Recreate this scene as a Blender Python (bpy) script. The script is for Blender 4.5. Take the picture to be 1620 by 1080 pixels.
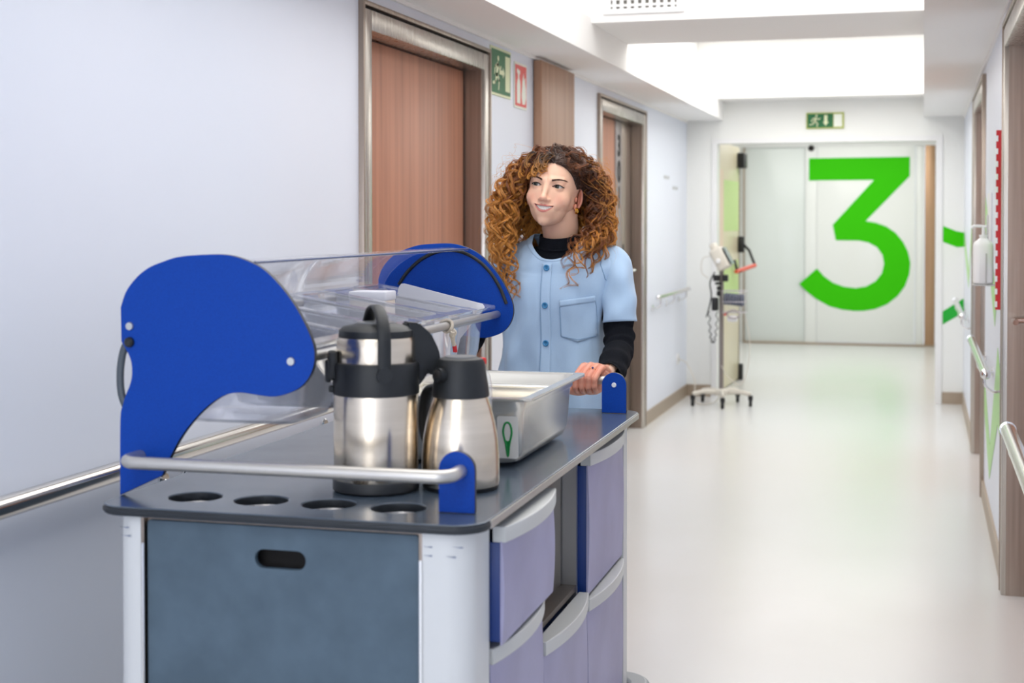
import bpy, bmesh, math, random
import numpy as np
from mathutils import Vector, Matrix, noise

for o in list(bpy.data.objects): bpy.data.objects.remove(o)
scene = bpy.context.scene
COL = scene.collection
PI = math.pi
R = math.radians

# ------------------------------------------------------------------ camera
cam_d = bpy.data.cameras.new('camera'); cam = bpy.data.objects.new('camera', cam_d); COL.objects.link(cam)
cam.location = (0, 0, 1.38)
cam.rotation_euler = (R(90) - math.atan(46/2300), 0, math.atan(650/2300))
cam_d.sensor_width = 36; cam_d.lens = 2300/1620*36
cam_d.shift_y = -144/1620
cam_d.clip_start = 0.05
cam_d.dof.use_dof = True; cam_d.dof.focus_distance = 3.70; cam_d.dof.aperture_fstop = 4.5
scene.camera = cam

# ------------------------------------------------------------------ world, lights, exposure
w = bpy.data.worlds.new('world'); scene.world = w; w.use_nodes = True
w.node_tree.nodes['Background'].inputs[0].default_value = (0.85, 0.92, 1.0, 1)
w.node_tree.nodes['Background'].inputs[1].default_value = 1.0
scene.view_settings.view_transform = 'Standard'; scene.view_settings.look = 'None'
scene.view_settings.gamma = 1; scene.view_settings.use_curve_mapping = False
scene.view_settings.exposure = 0.0

def area(name, x, y, z, sx, sy, power, color=(1, 1, 1), rot=(0, 0, 0)):
    l = bpy.data.lights.new(name, 'AREA'); l.shape = 'RECTANGLE'; l.size = sx; l.size_y = sy
    l.energy = power; l.color = color
    o = bpy.data.objects.new(name, l); COL.objects.link(o); o.location = (x, y, z); o.rotation_euler = rot
    return o
# luminous ceiling trays (three in a row) and the lobby beyond the portal
area('ceiling_light', -0.76, 9.25, 2.74, 1.60, 3.3, 56, (1.0, 0.99, 0.96))
area('ceiling_light', -0.76, 4.3, 2.74, 1.60, 4.4, 52, (1.0, 0.99, 0.98))
area('ceiling_light', -0.76, -0.9, 2.74, 1.60, 3.8, 42, (0.93, 0.96, 1.0))
area('ceiling_light', -0.9, 14.2, 2.50, 2.0, 3.6, 54, (1.0, 0.99, 0.96))

# fill lamp added at the unseen near end of the corridor, behind the camera
area('rear_fill_lamp', -0.75, -3.10, 1.25, 1.80, 2.0, 36, (0.94, 0.96, 1.0), (R(90), 0, 0))

# ------------------------------------------------------------------ helpers
def lin(c):
    c = [v/255 for v in c]
    return tuple(v/12.92 if v <= .04045 else ((v+.055)/1.055)**2.4 for v in c) + (1,)

def mat(name, rgb, rough=.5, metal=0, **kw):
    m = bpy.data.materials.new(name); m.use_nodes = True
    b = m.node_tree.nodes['Principled BSDF']
    b.inputs['Base Color'].default_value = lin(rgb) if len(rgb) == 3 else rgb
    b.inputs['Roughness'].default_value = rough; b.inputs['Metallic'].default_value = metal
    for k, v in kw.items(): b.inputs[k.replace('_', ' ')].default_value = v
    return m

def nodes(m): return m.node_tree.nodes, m.node_tree.links, m.node_tree.nodes['Principled BSDF']

def add_noise_color(m, rgb2, scale=(5, 5, 5), detail=4, lo=.35, hi=.7, coord='Object', rough_var=0, bump=0, distort=0):
    """mix the base colour with rgb2 through stretched noise, optional bump / roughness variation"""
    n, l, b = nodes(m)
    tc = n.new('ShaderNodeTexCoord'); mp = n.new('ShaderNodeMapping'); mp.inputs['Scale'].default_value = scale
    nz = n.new('ShaderNodeTexNoise'); nz.inputs['Scale'].default_value = 1; nz.inputs['Detail'].default_value = detail
    nz.inputs['Distortion'].default_value = distort
    cr = n.new('ShaderNodeValToRGB'); cr.color_ramp.elements[0].position = lo; cr.color_ramp.elements[1].position = hi
    cr.color_ramp.elements[0].color = b.inputs['Base Color'].default_value[:]; cr.color_ramp.elements[1].color = lin(rgb2)
    l.new(tc.outputs[coord], mp.inputs[0]); l.new(mp.outputs[0], nz.inputs[0]); l.new(nz.outputs[0], cr.inputs[0])
    l.new(cr.outputs[0], b.inputs['Base Color'])
    if rough_var:
        mr = n.new('ShaderNodeMapRange'); r0 = b.inputs['Roughness'].default_value
        mr.inputs['To Min'].default_value = r0-rough_var; mr.inputs['To Max'].default_value = r0+rough_var
        l.new(nz.outputs[0], mr.inputs[0]); l.new(mr.outputs[0], b.inputs['Roughness'])
    if bump:
        bp = n.new('ShaderNodeBump'); bp.inputs['Strength'].default_value = bump; bp.inputs['Distance'].default_value = .002
        l.new(nz.outputs[0], bp.inputs['Height']); l.new(bp.outputs[0], b.inputs['Normal'])
    return m

def link_mesh(name, me, m=None, parent=None, smooth=None):
    o = bpy.data.objects.new(name, me); COL.objects.link(o)
    if m is not None: me.materials.append(m) if not isinstance(m, (list, tuple)) else [me.materials.append(q) for q in m]
    if parent is not None: o.parent = parent
    if smooth:
        me.polygons.foreach_set('use_smooth', [True]*len(me.polygons))
        if smooth is not True and smooth < 179:
            me.set_sharp_from_angle(angle=R(smooth))
    return o

def np_mesh(name, v, f, m=None, parent=None, smooth=True):
    me = bpy.data.meshes.new(name)
    v = np.asarray(v, dtype=np.float32).reshape(-1, 3)
    if isinstance(f, np.ndarray) and f.ndim == 2:
        k = f.shape[1]; nf = len(f)
        me.vertices.add(len(v)); me.vertices.foreach_set('co', v.ravel())
        me.loops.add(nf*k); me.loops.foreach_set('vertex_index', f.astype(np.int32).ravel())
        me.polygons.add(nf); me.polygons.foreach_set('loop_start', np.arange(0, nf*k, k, dtype=np.int32))
        me.update(calc_edges=True); me.validate()
    else:
        me.from_pydata([tuple(map(float, q)) for q in v], [], [tuple(map(int, q)) for q in f]); me.update()
    return link_mesh(name, me, m, parent, smooth)

def bm_obj(name, bm, m=None, parent=None, smooth=None):
    me = bpy.data.meshes.new(name); bm.normal_update(); bm.to_mesh(me); bm.free()
    return link_mesh(name, me, m, parent, smooth)

def bm_box(bm, c, s, bevel=0, rot=None, seg=2, mi=0):
    M = Matrix.Translation(c) @ (rot.to_4x4() if rot is not None else Matrix.Identity(4)) @ Matrix.Diagonal((s[0], s[1], s[2], 1))
    r = bmesh.ops.create_cube(bm, size=1, matrix=M)
    fs = set(f for v in r['verts'] for f in v.link_faces)
    for f in fs: f.material_index = mi
    if bevel:
        es = list(set(e for v in r['verts'] for e in v.link_edges))
        rr = bmesh.ops.bevel(bm, geom=es, offset=bevel, segments=seg, profile=.5, affect='EDGES')
        for f in rr['faces']: f.material_index = mi

def box(name, x0, x1, y0, y1, z0, z1, m, parent=None, bevel=0, seg=2, smooth=None):
    bm = bmesh.new(); bm_box(bm, ((x0+x1)/2, (y0+y1)/2, (z0+z1)/2), (abs(x1-x0), abs(y1-y0), abs(z1-z0)), bevel, seg=seg)
    return bm_obj(name, bm, m, parent, smooth if smooth is not None else (40 if bevel else None))

def smooth_path(pts, n=8, closed=False):
    """Catmull-Rom resample"""
    P = [np.array(p, float) for p in pts]; out = []
    N = len(P)
    rng = range(N if closed else N-1)
    for i in rng:
        p0 = P[(i-1) % N] if (closed or i > 0) else 2*P[0]-P[1]
        p1 = P[i]; p2 = P[(i+1) % N]
        p3 = P[(i+2) % N] if (closed or i+2 < N) else 2*P[-1]-P[-2]
        for k in range(n):
            t = k/n
            out.append(.5*((2*p1)+(-p0+p2)*t+(2*p0-5*p1+4*p2-p3)*t*t+(-p0+3*p1-3*p2+p3)*t**3))
    if not closed: out.append(P[-1])
    return out

def sweep(pts, rad, sides=12, closed=False, caps=True, flat=1.0, up=None):
    """tube verts/faces along a path, rad scalar or list; flat squashes the second axis"""
    P = [Vector(p) for p in pts]; n = len(P)
    rr = [rad]*n if not hasattr(rad, '__len__') else list(rad)
    T = []
    for i in range(n):
        a = P[(i-1) % n] if (closed or i > 0) else P[i]; b = P[(i+1) % n] if (closed or i < n-1) else P[i]
        T.append((b-a).normalized())
    u0 = Vector(up) if up is not None else (Vector((0, 0, 1)) if abs(T[0].z) < .9 else Vector((1, 0, 0)))
    u = (u0 - T[0]*u0.dot(T[0])).normalized()
    V = []; F = []
    for i in range(n):
        if up is not None: u = (u0 - T[i]*u0.dot(T[i])).normalized()
        elif i: u = (u - T[i]*u.dot(T[i])).normalized()
        w_ = T[i].cross(u)
        for k in range(sides):
            a = 2*PI*k/sides
            V.append(P[i]+(u*math.cos(a)*rr[i]+w_*math.sin(a)*rr[i]*flat))
    rings = n if closed else n-1
    for i in range(rings):
        j = (i+1) % n
        for k in range(sides):
            k2 = (k+1) % sides
            F.append((i*sides+k, i*sides+k2, j*sides+k2, j*sides+k))
    if caps and not closed:
        F.append(tuple(range(sides-1, -1, -1))); F.append(tuple((n-1)*sides+k for k in range(sides)))
    return V, F

def bm_add(bm, V, F, mi=0):
    vs = [bm.verts.new(v) for v in V]
    for f in F:
        try: q = bm.faces.new([vs[i] for i in f]); q.material_index = mi; q.smooth = True
        except ValueError: pass

def tube(name, pts, rad, m, parent=None, sides=12, closed=False, flat=1.0, up=None):
    bm = bmesh.new(); V, F = sweep(pts, rad, sides, closed, True, flat, up); bm_add(bm, V, F)
    return bm_obj(name, bm, m, parent, 45)

def tubes(name, paths, rad, m, parent=None, sides=8, closed=False):
    bm = bmesh.new()
    for p in paths: bm_add(bm, *sweep(p, rad, sides, closed))
    return bm_obj(name, bm, m, parent, 45)

def lathe_vf(prof, seg=40, c=(0, 0, 0), sx=1, sy=1):
    V = []; F = []
    n = len(prof)
    for r, z in prof:
        for k in range(seg):
            a = 2*PI*k/seg; V.append((c[0]+r*math.cos(a)*sx, c[1]+r*math.sin(a)*sy, c[2]+z))
    for i in range(n-1):
        for k in range(seg):
            k2 = (k+1) % seg; F.append((i*seg+k, i*seg+k2, (i+1)*seg+k2, (i+1)*seg+k))
    return V, F

def lathe(name, prof, m, parent=None, seg=40, c=(0, 0, 0), sx=1, sy=1, smooth=40):
    bm = bmesh.new(); V, F = lathe_vf(prof, seg, c, sx, sy); bm_add(bm, V, F)
    bmesh.ops.remove_doubles(bm, verts=bm.verts, dist=1e-5)
    return bm_obj(name, bm, m, parent, smooth)

def plate(name, outline, thick, m, parent=None, holes=(), bevel=0, M=None, res=2, smooth=35, edge=None):
    """flat shape (2-D outline + holes) with thickness, laid in XY then placed by matrix M"""
    cu = bpy.data.curves.new(name, 'CURVE'); cu.dimensions = '2D'; cu.fill_mode = 'BOTH'
    for pts in [outline]+list(holes):
        s = cu.splines.new('POLY'); s.points.add(len(pts)-1)
        for i, p in enumerate(pts): s.points[i].co = (p[0], p[1], 0, 1)
        s.use_cyclic_u = True
    cu.extrude = max(thick/2-bevel, 0); cu.bevel_depth = bevel; cu.bevel_resolution = res; cu.offset = -bevel
    tmp = bpy.data.objects.new('tmp', cu); COL.objects.link(tmp)
    dg = bpy.context.evaluated_depsgraph_get(); dg.update()
    me = bpy.data.meshes.new_from_object(tmp.evaluated_get(dg)); bpy.data.objects.remove(tmp); bpy.data.curves.remove(cu)
    me.materials.clear()
    if edge is not None:                 # dark core showing on the cut edge of a board
        idx = [1 if abs(p.normal.z) < .5 else 0 for p in me.polygons]
        me.materials.append(m); me.materials.append(edge); me.polygons.foreach_set('material_index', idx); m = None
    if M is not None: me.transform(M)
    return link_mesh(name, me, m, parent, smooth)

def text_mesh(name, s, size, thick, m, parent=None, M=None, bold=0):
    cu = bpy.data.curves.new(name, 'FONT'); cu.body = s; cu.size = size; cu.extrude = thick/2; cu.align_x = 'CENTER'; cu.align_y = 'CENTER'; cu.offset = bold
    tmp = bpy.data.objects.new('tmp', cu); COL.objects.link(tmp)
    dg = bpy.context.evaluated_depsgraph_get(); dg.update()
    me = bpy.data.meshes.new_from_object(tmp.evaluated_get(dg)); bpy.data.objects.remove(tmp); bpy.data.curves.remove(cu)
    me.materials.clear()
    if M is not None: me.transform(M)
    return link_mesh(name, me, m, parent)

def arc(cx, cy, r, a0, a1, n=10):
    return [(cx+r*math.cos(R(a0+(a1-a0)*i/n)), cy+r*math.sin(R(a0+(a1-a0)*i/n))) for i in range(n+1)]

def rrect(x0, x1, y0, y1, r, n=6):
    return arc(x1-r, y1-r, r, 0, 90, n)+arc(x0+r, y1-r, r, 90, 180, n)+arc(x0+r, y0+r, r, 180, 270, n)+arc(x1-r, y0+r, r, 270, 360, n)

def frame_M(origin, xdir, ydir):
    x = Vector(xdir).normalized(); y = Vector(ydir).normalized(); z = x.cross(y)
    M = Matrix(((x.x, y.x, z.x, origin[0]), (x.y, y.y, z.y, origin[1]), (x.z, y.z, z.z, origin[2]), (0, 0, 0, 1)))
    return M

def tag(o, label=None, cat=None, group=None, kind=None):
    if label: o['label'] = label
    if cat: o['category'] = cat
    if group: o['group'] = group
    if kind: o['kind'] = kind
    return o

def thing(name, label, cat, loc=(0, 0, 0), rz=0, group=None):
    o = bpy.data.objects.new(name, None); COL.objects.link(o); o.location = loc; o.rotation_euler = (0, 0, rz)
    o.empty_display_size = .05
    return tag(o, label, cat, group)

def struct_empty(name, loc=(0, 0, 0)):
    o = bpy.data.objects.new(name, None); COL.objects.link(o); o.location = loc; o['kind'] = 'structure'; return o

def copy_tree(o, parent=None):
    c = o.copy(); COL.objects.link(c)
    if parent is not None: c.parent = parent
    for ch in [q for q in o.children]: copy_tree(ch, c)
    return c

# ------------------------------------------------------------------ materials
M_wall = mat('wall_paint', (231, 236, 248), .4)
add_noise_color(M_wall, (227, 233, 246), (1.2, 1.2, 1.2), 2, .3, .8, bump=.0)
M_wallf = mat('wall_paint_far', (240, 241, 238), .45)
M_ceil = mat('ceiling_paint', (250, 249, 247), .8)
M_floor = mat('vinyl_floor', (218, 218, 218), .24)
add_noise_color(M_floor, (213, 213, 212), (1.5, 1.5, 1.5), 5, .35, .75, rough_var=.05)
M_steel = mat('brushed_steel', (196, 190, 182), .28, 1)
add_noise_color(M_steel, (176, 170, 163), (60, 60, 2), 3, .3, .7, rough_var=.06, bump=.05)
M_steel_frame = mat('door_frame_steel', (170, 156, 144), .34, 1)
add_noise_color(M_steel_frame, (150, 138, 128), (80, 80, 1.5), 3, .3, .7, rough_var=.06)
M_tube = mat('polished_tube', (205, 202, 198), .16, 1)
M_alu = mat('anodised_aluminium', (196, 196, 194), .34, .9)
M_chrome = mat('chrome', (225, 225, 225), .07, 1)
M_black = mat('black_plastic', (18, 21, 24), .5)
add_noise_color(M_black, (24, 27, 30), (40, 40, 40), 3)
M_dark = mat('dark_gap', (22, 18, 16), .8)
M_wood = mat('door_laminate', (190, 130, 102), .45)
add_noise_color(M_wood, (154, 102, 78), (26, 26, .7), 6, .30, .72, bump=.04, distort=.6)
M_wood2 = mat('pale_wood_panel', (178, 140, 114), .5)
add_noise_color(M_wood2, (156, 118, 94), (30, 30, .7), 6, .3, .72, distort=.4)
M_blue = mat('blue_board', (0, 66, 166), .48, Specular_IOR_Level=.22)
add_noise_color(M_blue, (0, 60, 156), (300, 300, 300), 2, .35, .7, bump=.08)
M_edge = mat('board_edge', (30, 35, 41), .5)
M_top = mat('grey_tabletop', (78, 90, 104), .2)
add_noise_color(M_top, (70, 82, 96), (9, 9, 9), 5, .35, .7, rough_var=.05)
M_panel = mat('grey_panel', (82, 101, 116), .6)
add_noise_color(M_panel, (72, 90, 104), (14, 14, 14), 6, .35, .7)
M_post = mat('scuffed_white_post', (216, 217, 217), .42)
M_dblue = mat('drawer_blue', (0, 48, 120), .4)
M_drawer = mat('drawer_front_lilac', (170, 168, 200), .45)
add_noise_color(M_drawer, (158, 155, 186), (6, 6, 6), 6, .35, .7)
M_handle = mat('drawer_handle_grey', (206, 207, 205), .4)
M_cavity = mat('brown_steel_niche', (116, 108, 100), .4, .6)
M_pot = mat('thermos_steel', (230, 216, 196), .22, 1)
add_noise_color(M_pot, (214, 200, 180), (3, 3, 60), 3, .3, .7, rough_var=.05)
M_pan = mat('pan_steel', (236, 232, 222), .2, .7)
M_white = mat('white_plastic', (238, 238, 238), .35)
M_paper = mat('white_paper', (232, 232, 238), .6)
M_rubber = mat('rubber', (30, 30, 32), .7)
M_green = mat('sign_green', (0, 100, 50), .5)
M_lum = mat('sign_pale_yellow', (226, 232, 190), .5)
M_signw = mat('sign_white', (240, 244, 232), .5)
M_red = mat('sign_red', (224, 40, 34), .4)
M_g3 = mat('numeral_green', (58, 196, 0), .65, Specular_IOR_Level=.15)
M_gpale = mat('pale_green_film', (170, 222, 140), .4)
M_frost = mat('frosted_panel', (226, 232, 230), .18)
M_frost2 = mat('frosted_panel_white', (238, 240, 238), .15)

def clear(name, tint, rough=.03, alpha_t=.85, ior=1.0):
    """thin clear plastic: mostly transparent with a glossy reflection"""
    m = bpy.data.materials.new(name); m.use_nodes = True; n = m.node_tree.nodes; l = m.node_tree.links; n.clear()
    out = n.new('ShaderNodeOutputMaterial'); tr = n.new('ShaderNodeBsdfTransparent'); tr.inputs[0].default_value = tint
    gl = n.new('ShaderNodeBsdfGlossy'); gl.inputs['Roughness'].default_value = rough; gl.inputs[0].default_value = (1, 1, 1, 1)
    df = n.new('ShaderNodeBsdfDiffuse'); df.inputs[0].default_value = (.95, .96, 1, 1)
    fr = n.new('ShaderNodeLayerWeight'); fr.inputs[0].default_value = .22
    m1 = n.new('ShaderNodeMixShader'); m1.inputs[0].default_value = 1-alpha_t
    l.new(tr.outputs[0], m1.inputs[1]); l.new(df.outputs[0], m1.inputs[2])
    m2 = n.new('ShaderNodeMixShader'); l.new(fr.outputs['Facing'], m2.inputs[0])
    mr = n.new('ShaderNodeMath'); mr.operation = 'MULTIPLY'; mr.inputs[1].default_value = .75
    l.new(fr.outputs['Facing'], mr.inputs[0]); l.new(mr.outputs[0], m2.inputs[0])
    l.new(m1.outputs[0], m2.inputs[1]); l.new(gl.outputs[0], m2.inputs[2]); l.new(m2.outputs[0], out.inputs[0])
    return m
M_clear = clear('clear_guard', (.97, .975, .99, 1), .03, .95)
M_bin = clear('clear_polycarbonate', (.975, .978, .992, 1), .06, .91)

# ------------------------------------------------------------------ structure
XL, XR, YB, YE = -1.80, 0.30, -3.2, 11.45
def walls(name, boxes, m):
    bm = bmesh.new()
    for (x0, x1, y0, y1, z0, z1) in boxes: bm_box(bm, ((x0+x1)/2, (y0+y1)/2, (z0+z1)/2), (x1-x0, y1-y0, z1-z0))
    return tag(bm_obj(name, bm, m), kind='structure')
DL = [(4.50, 5.98), (8.16, 9.63)]        # door holes left (outer frame)
DR = [(4.22, 5.72), (7.62, 9.12)]        # right
DH = 2.115
bx = []
prev = YB
for a, b in DL: bx.append((XL-.14, XL, prev, a, 0, 2.80)); bx.append((XL-.14, XL, a, b, DH, 2.80)); prev = b
bx.append((XL-.14, XL, prev, YE+.12, 0, 2.80)); wall_left = walls('wall_left', bx, M_wall)
bx = []; prev = YB
for a, b in DR: bx.append((XR, XR+.14, prev, a, 0, 2.80)); bx.append((XR, XR+.14, a, b, DH, 2.80)); prev = b
bx.append((XR, XR+.14, prev, YE+.12, 0, 2.80)); wall_right = walls('wall_right', bx, M_wall)
# portal wall at the end of the corridor with its opening
wall_portal = walls('wall_portal', [(XL-.3, -1.60, YE, YE+.14, 0, 2.80), (.14, XR+.3, YE, YE+.14, 0, 2.80), (-1.60, .14, YE, YE+.14, 2.03, 2.80)], M_wallf)
wall_back = walls('wall_back', [(XL-.14, XR+.14, YB-.12, YB, 0, 2.80)], M_wall)
wn = tag(bpy.data.objects.new('added_window_1', None), kind='structure'); COL.objects.link(wn)  # unseen window frame, made up to go round the rear fill lamp
for (x0, x1, z0, z1) in [(-1.70, -1.655, .20, 2.30), (.155, .20, .20, 2.30), (-1.70, .20, .20, .245), (-1.70, .20, 2.255, 2.30)]:
    box('added_window_frame', x0, x1, YB, YB+.08, z0, z1, M_white, wn, .003)
# lobby beyond
wall_lobby_left = walls('wall_lobby_left', [(-2.75, -2.6, YE+.14, 16.7, 0, 2.8)], M_wallf)
wall_lobby_right = walls('wall_lobby_right', [(.34, .48, YE+.14, 16.7, 0, 2.8)], M_wallf)
wall_end = walls('wall_end', [(-2.75, -1.97, 16.7, 16.85, 0, 2.8), (.135, .48, 16.7, 16.85, 0, 2.8), (-1.97, .135, 16.7, 16.85, 2.235, 2.8)], M_wallf)
floor = walls('floor', [(-2.8, .6, YB-.2, 17.2, -.1, 0)], M_floor)
ceiling = walls('ceiling', [(-2.8, .6, YB-.2, 17.2, 2.80, 2.95)], M_ceil)
# soffits: lip boxes with a recessed cove above them
soff = walls('trim_1', [(XL, -1.51, YB, YE, 2.17, 2.34), (XL, -1.66, YB, YE, 2.34, 2.80)], M_ceil)
soff2 = walls('trim_2', [(0.0, XR, YB, YE, 2.17, 2.34), (.14, XR, YB, YE, 2.34, 2.80)], M_ceil)
beams = walls('trim_3', [(-1.66, .14, 6.72, 7.60, 2.315, 2.80)], M_ceil)
beams2 = walls('trim_4', [(-1.66, .14, 1.10, 2.0, 2.315, 2.80)], M_ceil)
beams3 = walls('trim_9', [(-1.66, .14, 11.10, YE, 2.315, 2.80)], M_ceil)
# shadow-gap strips where soffit meets the walls
tr5 = walls('trim_5', [(XL, XL+.012, YB, YE, 2.155, 2.17)], M_ceil)
tr6 = walls('trim_6', [(XR-.012, XR, YB, YE, 2.155, 2.17)], M_ceil)
# architrave of portal
bm = bmesh.new()
for (x0, x1, z0, z1) in [(-1.60, -1.560, 0, 2.03), (.095, .14, 0, 2.03), (-1.560, .095, 1.99, 2.03)]:
    bm_box(bm, ((x0+x1)/2, YE+.07, (z0+z1)/2), (x1-x0, .16, z1-z0))
tag(bm_obj('trim_7', bm, M_white), kind='structure')
# baseboards
M_base = mat('baseboard_steel', (172, 156, 138), .45, .5)
def baseb(name, segs):
    bm = bmesh.new()
    for (x0, x1, y0, y1) in segs: bm_box(bm, ((x0+x1)/2, (y0+y1)/2, .045), (x1-x0, y1-y0, .09))
    return tag(bm_obj(name, bm, M_base), kind='structure')
baseb('baseboard_left', [(XL, XL+.012, YB, 4.50), (XL, XL+.012, 5.98, 8.16), (XL, XL+.012, 9.63, YE)])
baseb('baseboard_right', [(XR-.012, XR, YB, 4.22), (XR-.012, XR, 5.72, 7.62), (XR-.012, XR, 9.12, YE)])
baseb('baseboard_portal', [(XL, -1.605, YE-.012, YE), (.145, XR, YE-.012, YE)])
# air vent in the crossbeam face
v = thing('air_vent', 'white rectangular air grille in the face of the ceiling crossbeam', 'vent', (-1.26, 6.72, 2.45))
bm = bmesh.new()
for (x0, x1, z0, z1) in [(-.19, .19, -.10, -.075), (-.19, .19, .075, .10), (-.19, -.155, -.075, .075), (.155, .19, -.075, .075)]:
    bm_box(bm, ((x0+x1)/2, -.006, (z0+z1)/2), (x1-x0, .012, z1-z0), .002)
bm_obj('frame', bm, M_white, v)
box('backing', -.155, .155, -.003, 0, -.075, .075, mat('vent_dark', (120, 118, 112), .8), v)
for i in range(9):
    x = -.138+i*.0345; box('slat', x-.009, x+.009, -.010, -.003, -.075, .075, M_white, v)
for i in range(5):
    z = -.06+i*.03; box('crossbar', -.155, .155, -.012, -.009, z-.006, z+.006, M_white, v)

# ------------------------------------------------------------------ doors
def door(name, side, y0, y1, label_num=None):
    """metal-framed recessed door; side -1 left wall, +1 right wall"""
    s = side; X = XL if s < 0 else XR
    e = struct_empty(name, (X, y0, 0))
    def bx_(nm, d0, d1, a0, a1, z0, z1, m, bev=.002):     # d = depth into the wall (positive), a along y from y0
        xa, xb = sorted((s*d0, s*d1)); return box(nm, xa, xb, a0, a1, z0, z1, m, e, bev)
    W = y1-y0; fw = .075
    # architrave: outer thin rim, groove, main face, mitred look
    for (a0, a1) in ((0, .016), (W-.016, W)): bx_('frame_rim', -.020, .10, a0, a1, 0, DH, M_steel_frame)
    bx_('frame_rim', -.020, .10, .016, W-.016, DH-.016, DH, M_steel_frame)
    for (a0, a1) in ((.016, .024), (W-.024, W-.016)): bx_('frame_gap', -.004, .10, a0, a1, 0, DH-.016, M_dark, 0)
    bx_('frame_gap', -.004, .10, .024, W-.024, DH-.026, DH-.016, M_dark, 0)
    for (a0, a1) in ((.024, fw+.01), (W-fw-.01, W-.024)): bx_('door_jamb', -.016, .10, a0, a1, 0, DH-.026, M_steel, .003)
    bx_('door_head', -.016, .10, fw+.01, W-fw-.01, DH-.095, DH-.026, M_steel, .003)
    bx_('jamb_lining', .0, .105, fw+.01, fw+.014, 0, DH-.095, M_steel_frame, 0)
    bx_('jamb_lining', .0, .105, W-fw-.014, W-fw-.01, 0, DH-.095, M_steel_frame, 0)
    l1 = W-fw-.03
    if label_num:
        bx_('leaf', .075, .115, fw+.02, .86, .008, DH-.10, M_wood)
        bx_('side_strip', .070, .115, .87, 1.06, .008, DH-.10, mat('strip_grey', (150, 144, 144), .4, .5))
        bx_('side_panel', .072, .115, 1.075, l1, .008, DH-.10, M_steel_frame)
        for i, ch in enumerate(label_num):
            M = frame_M((.0685*s, .965, 1.855-i*.165), (0, 1, 0), (0, 0, 1))
            text_mesh('numeral', ch, .185, .002, M_dark, e, M, .006)
    else:
        bx_('leaf', .075, .115, fw+.02, l1, .008, DH-.10, M_wood)
    bx_('shadow_gap', .108, .125, fw, W-fw, 0, DH-.09, M_dark, 0)
    return e
door('door_1', -1, *DL[0])
d2 = door('door_2', -1, *DL[1], label_num='301')
d3 = door('door_3', 1, *DR[0])
d4 = door('door_4', 1, *DR[1])
# lever handle on door 2 and on the near right door
def lever(parent, s, y, z, dx, direction=1):
    bm = bmesh.new()
    bm_add(bm, *sweep([(s*(dx), y, z), (s*(dx-.05), y, z), (s*(dx-.055), y+.01*direction, z), (s*(dx-.055), y+.12*direction, z)], .010, 10))
    bm_add(bm, *sweep([(s*dx, y, z), (s*(dx-.008), y, z)], .026, 20))
    return bm_obj('door_handle', bm, M_chrome, parent, 45)
lever(d2, -1, 1.10, 1.06, .07)
lever(d3, 1, 1.36, 1.02, .075, -1)
box('push_plate', -.0755, -.071, 1.09, 1.14, 1.11, 1.23, M_black, d2)
# ------------------------------------------------------------------ wall panels, signs
wp = thing('wood_panel', 'tall wood laminate board fixed to the left wall between the two doors', 'panel', (XL, 7.075, 0))
box('board', .004, .045, -.34, .335, .55, 2.15, M_wood2, wp, .003)
box('backing', .001, .012, -.32, .315, .57, 2.13, M_dark, wp)

def running_man(name, M, parent, m):
    """little figure built of flat capsules in the sign plane, unit height ~1"""
    bm = bmesh.new()
    def cap(p, q, r0, r1):
        d = Vector((q[0]-p[0], q[1]-p[1])); a = math.degrees(math.atan2(d.y, d.x))
        pts = [(p[0]+r0*math.cos(R(t)), p[1]+r0*math.sin(R(t))) for t in [a+90+180*i/6 for i in range(7)]]
        pts += [(q[0]+r1*math.cos(R(t)), q[1]+r1*math.sin(R(t))) for t in [a-90+180*i/6 for i in range(7)]]
        vs = [bm.verts.new(M @ Vector((x, y, 0))) for x, y in pts]; bm.faces.new(vs)
    cap((.16, .88), (.161, .88), .085, .085)
    cap((.10, .68), (.02, .42), .10, .09)
    cap((.12, .70), (.34, .56), .045, .04); cap((.34, .56), (.44, .66), .04, .035)
    cap((.06, .70), (-.16, .62), .045, .04); cap((-.16, .62), (-.22, .42), .04, .035)
    cap((.04, .40), (.26, .26), .065, .05); cap((.26, .26), (.20, .0), .05, .04)
    cap((.0, .40), (-.12, .18), .065, .05); cap((-.12, .18), (-.36, .14), .05, .04)
    bmesh.ops.recalc_face_normals(bm, faces=bm.faces)
    return bm_obj(name, bm, m, parent)

def rect(name, M, x0, x1, y0, y1, z, t, m, parent, r=0):
    pts = rrect(x0, x1, y0, y1, r) if r else [(x0, y0), (x1, y0), (x1, y1), (x0, y1)]
    return plate(name, pts, t, m, parent, M=M @ Matrix.Translation((0, 0, z)))

# exit sign on the left wall, between the doors
sg = thing('exit_sign', 'green emergency exit sign with running man beside door one on the left wall', 'sign', (XL, 6.172, 2.035))
Mx = frame_M((0.001, 0, 0), (0, 1, 0), (0, 0, 1))
rect('border', Mx, -.158, .158, -.105, .105, .002, .004, M_lum, sg)
rect('field', Mx, -.146, .146, -.094, .094, .005, .002, M_green, sg)
running_man('running_figure', Mx @ Matrix.Translation((-.075, -.075, .0068)) @ Matrix.Scale(.15, 4), sg, M_lum)
plate('arrow', [(-.035, -.010), (.022, -.010), (.022, -.024), (.048, 0), (.022, .024), (.022, .010), (-.035, .010)], .001, M_lum, sg, M=Mx @ Matrix.Translation((-.0, .0, .0068)))
rect('doorway', Mx, .062, .135, -.078, .078, .0065, .001, M_lum, sg)
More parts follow.
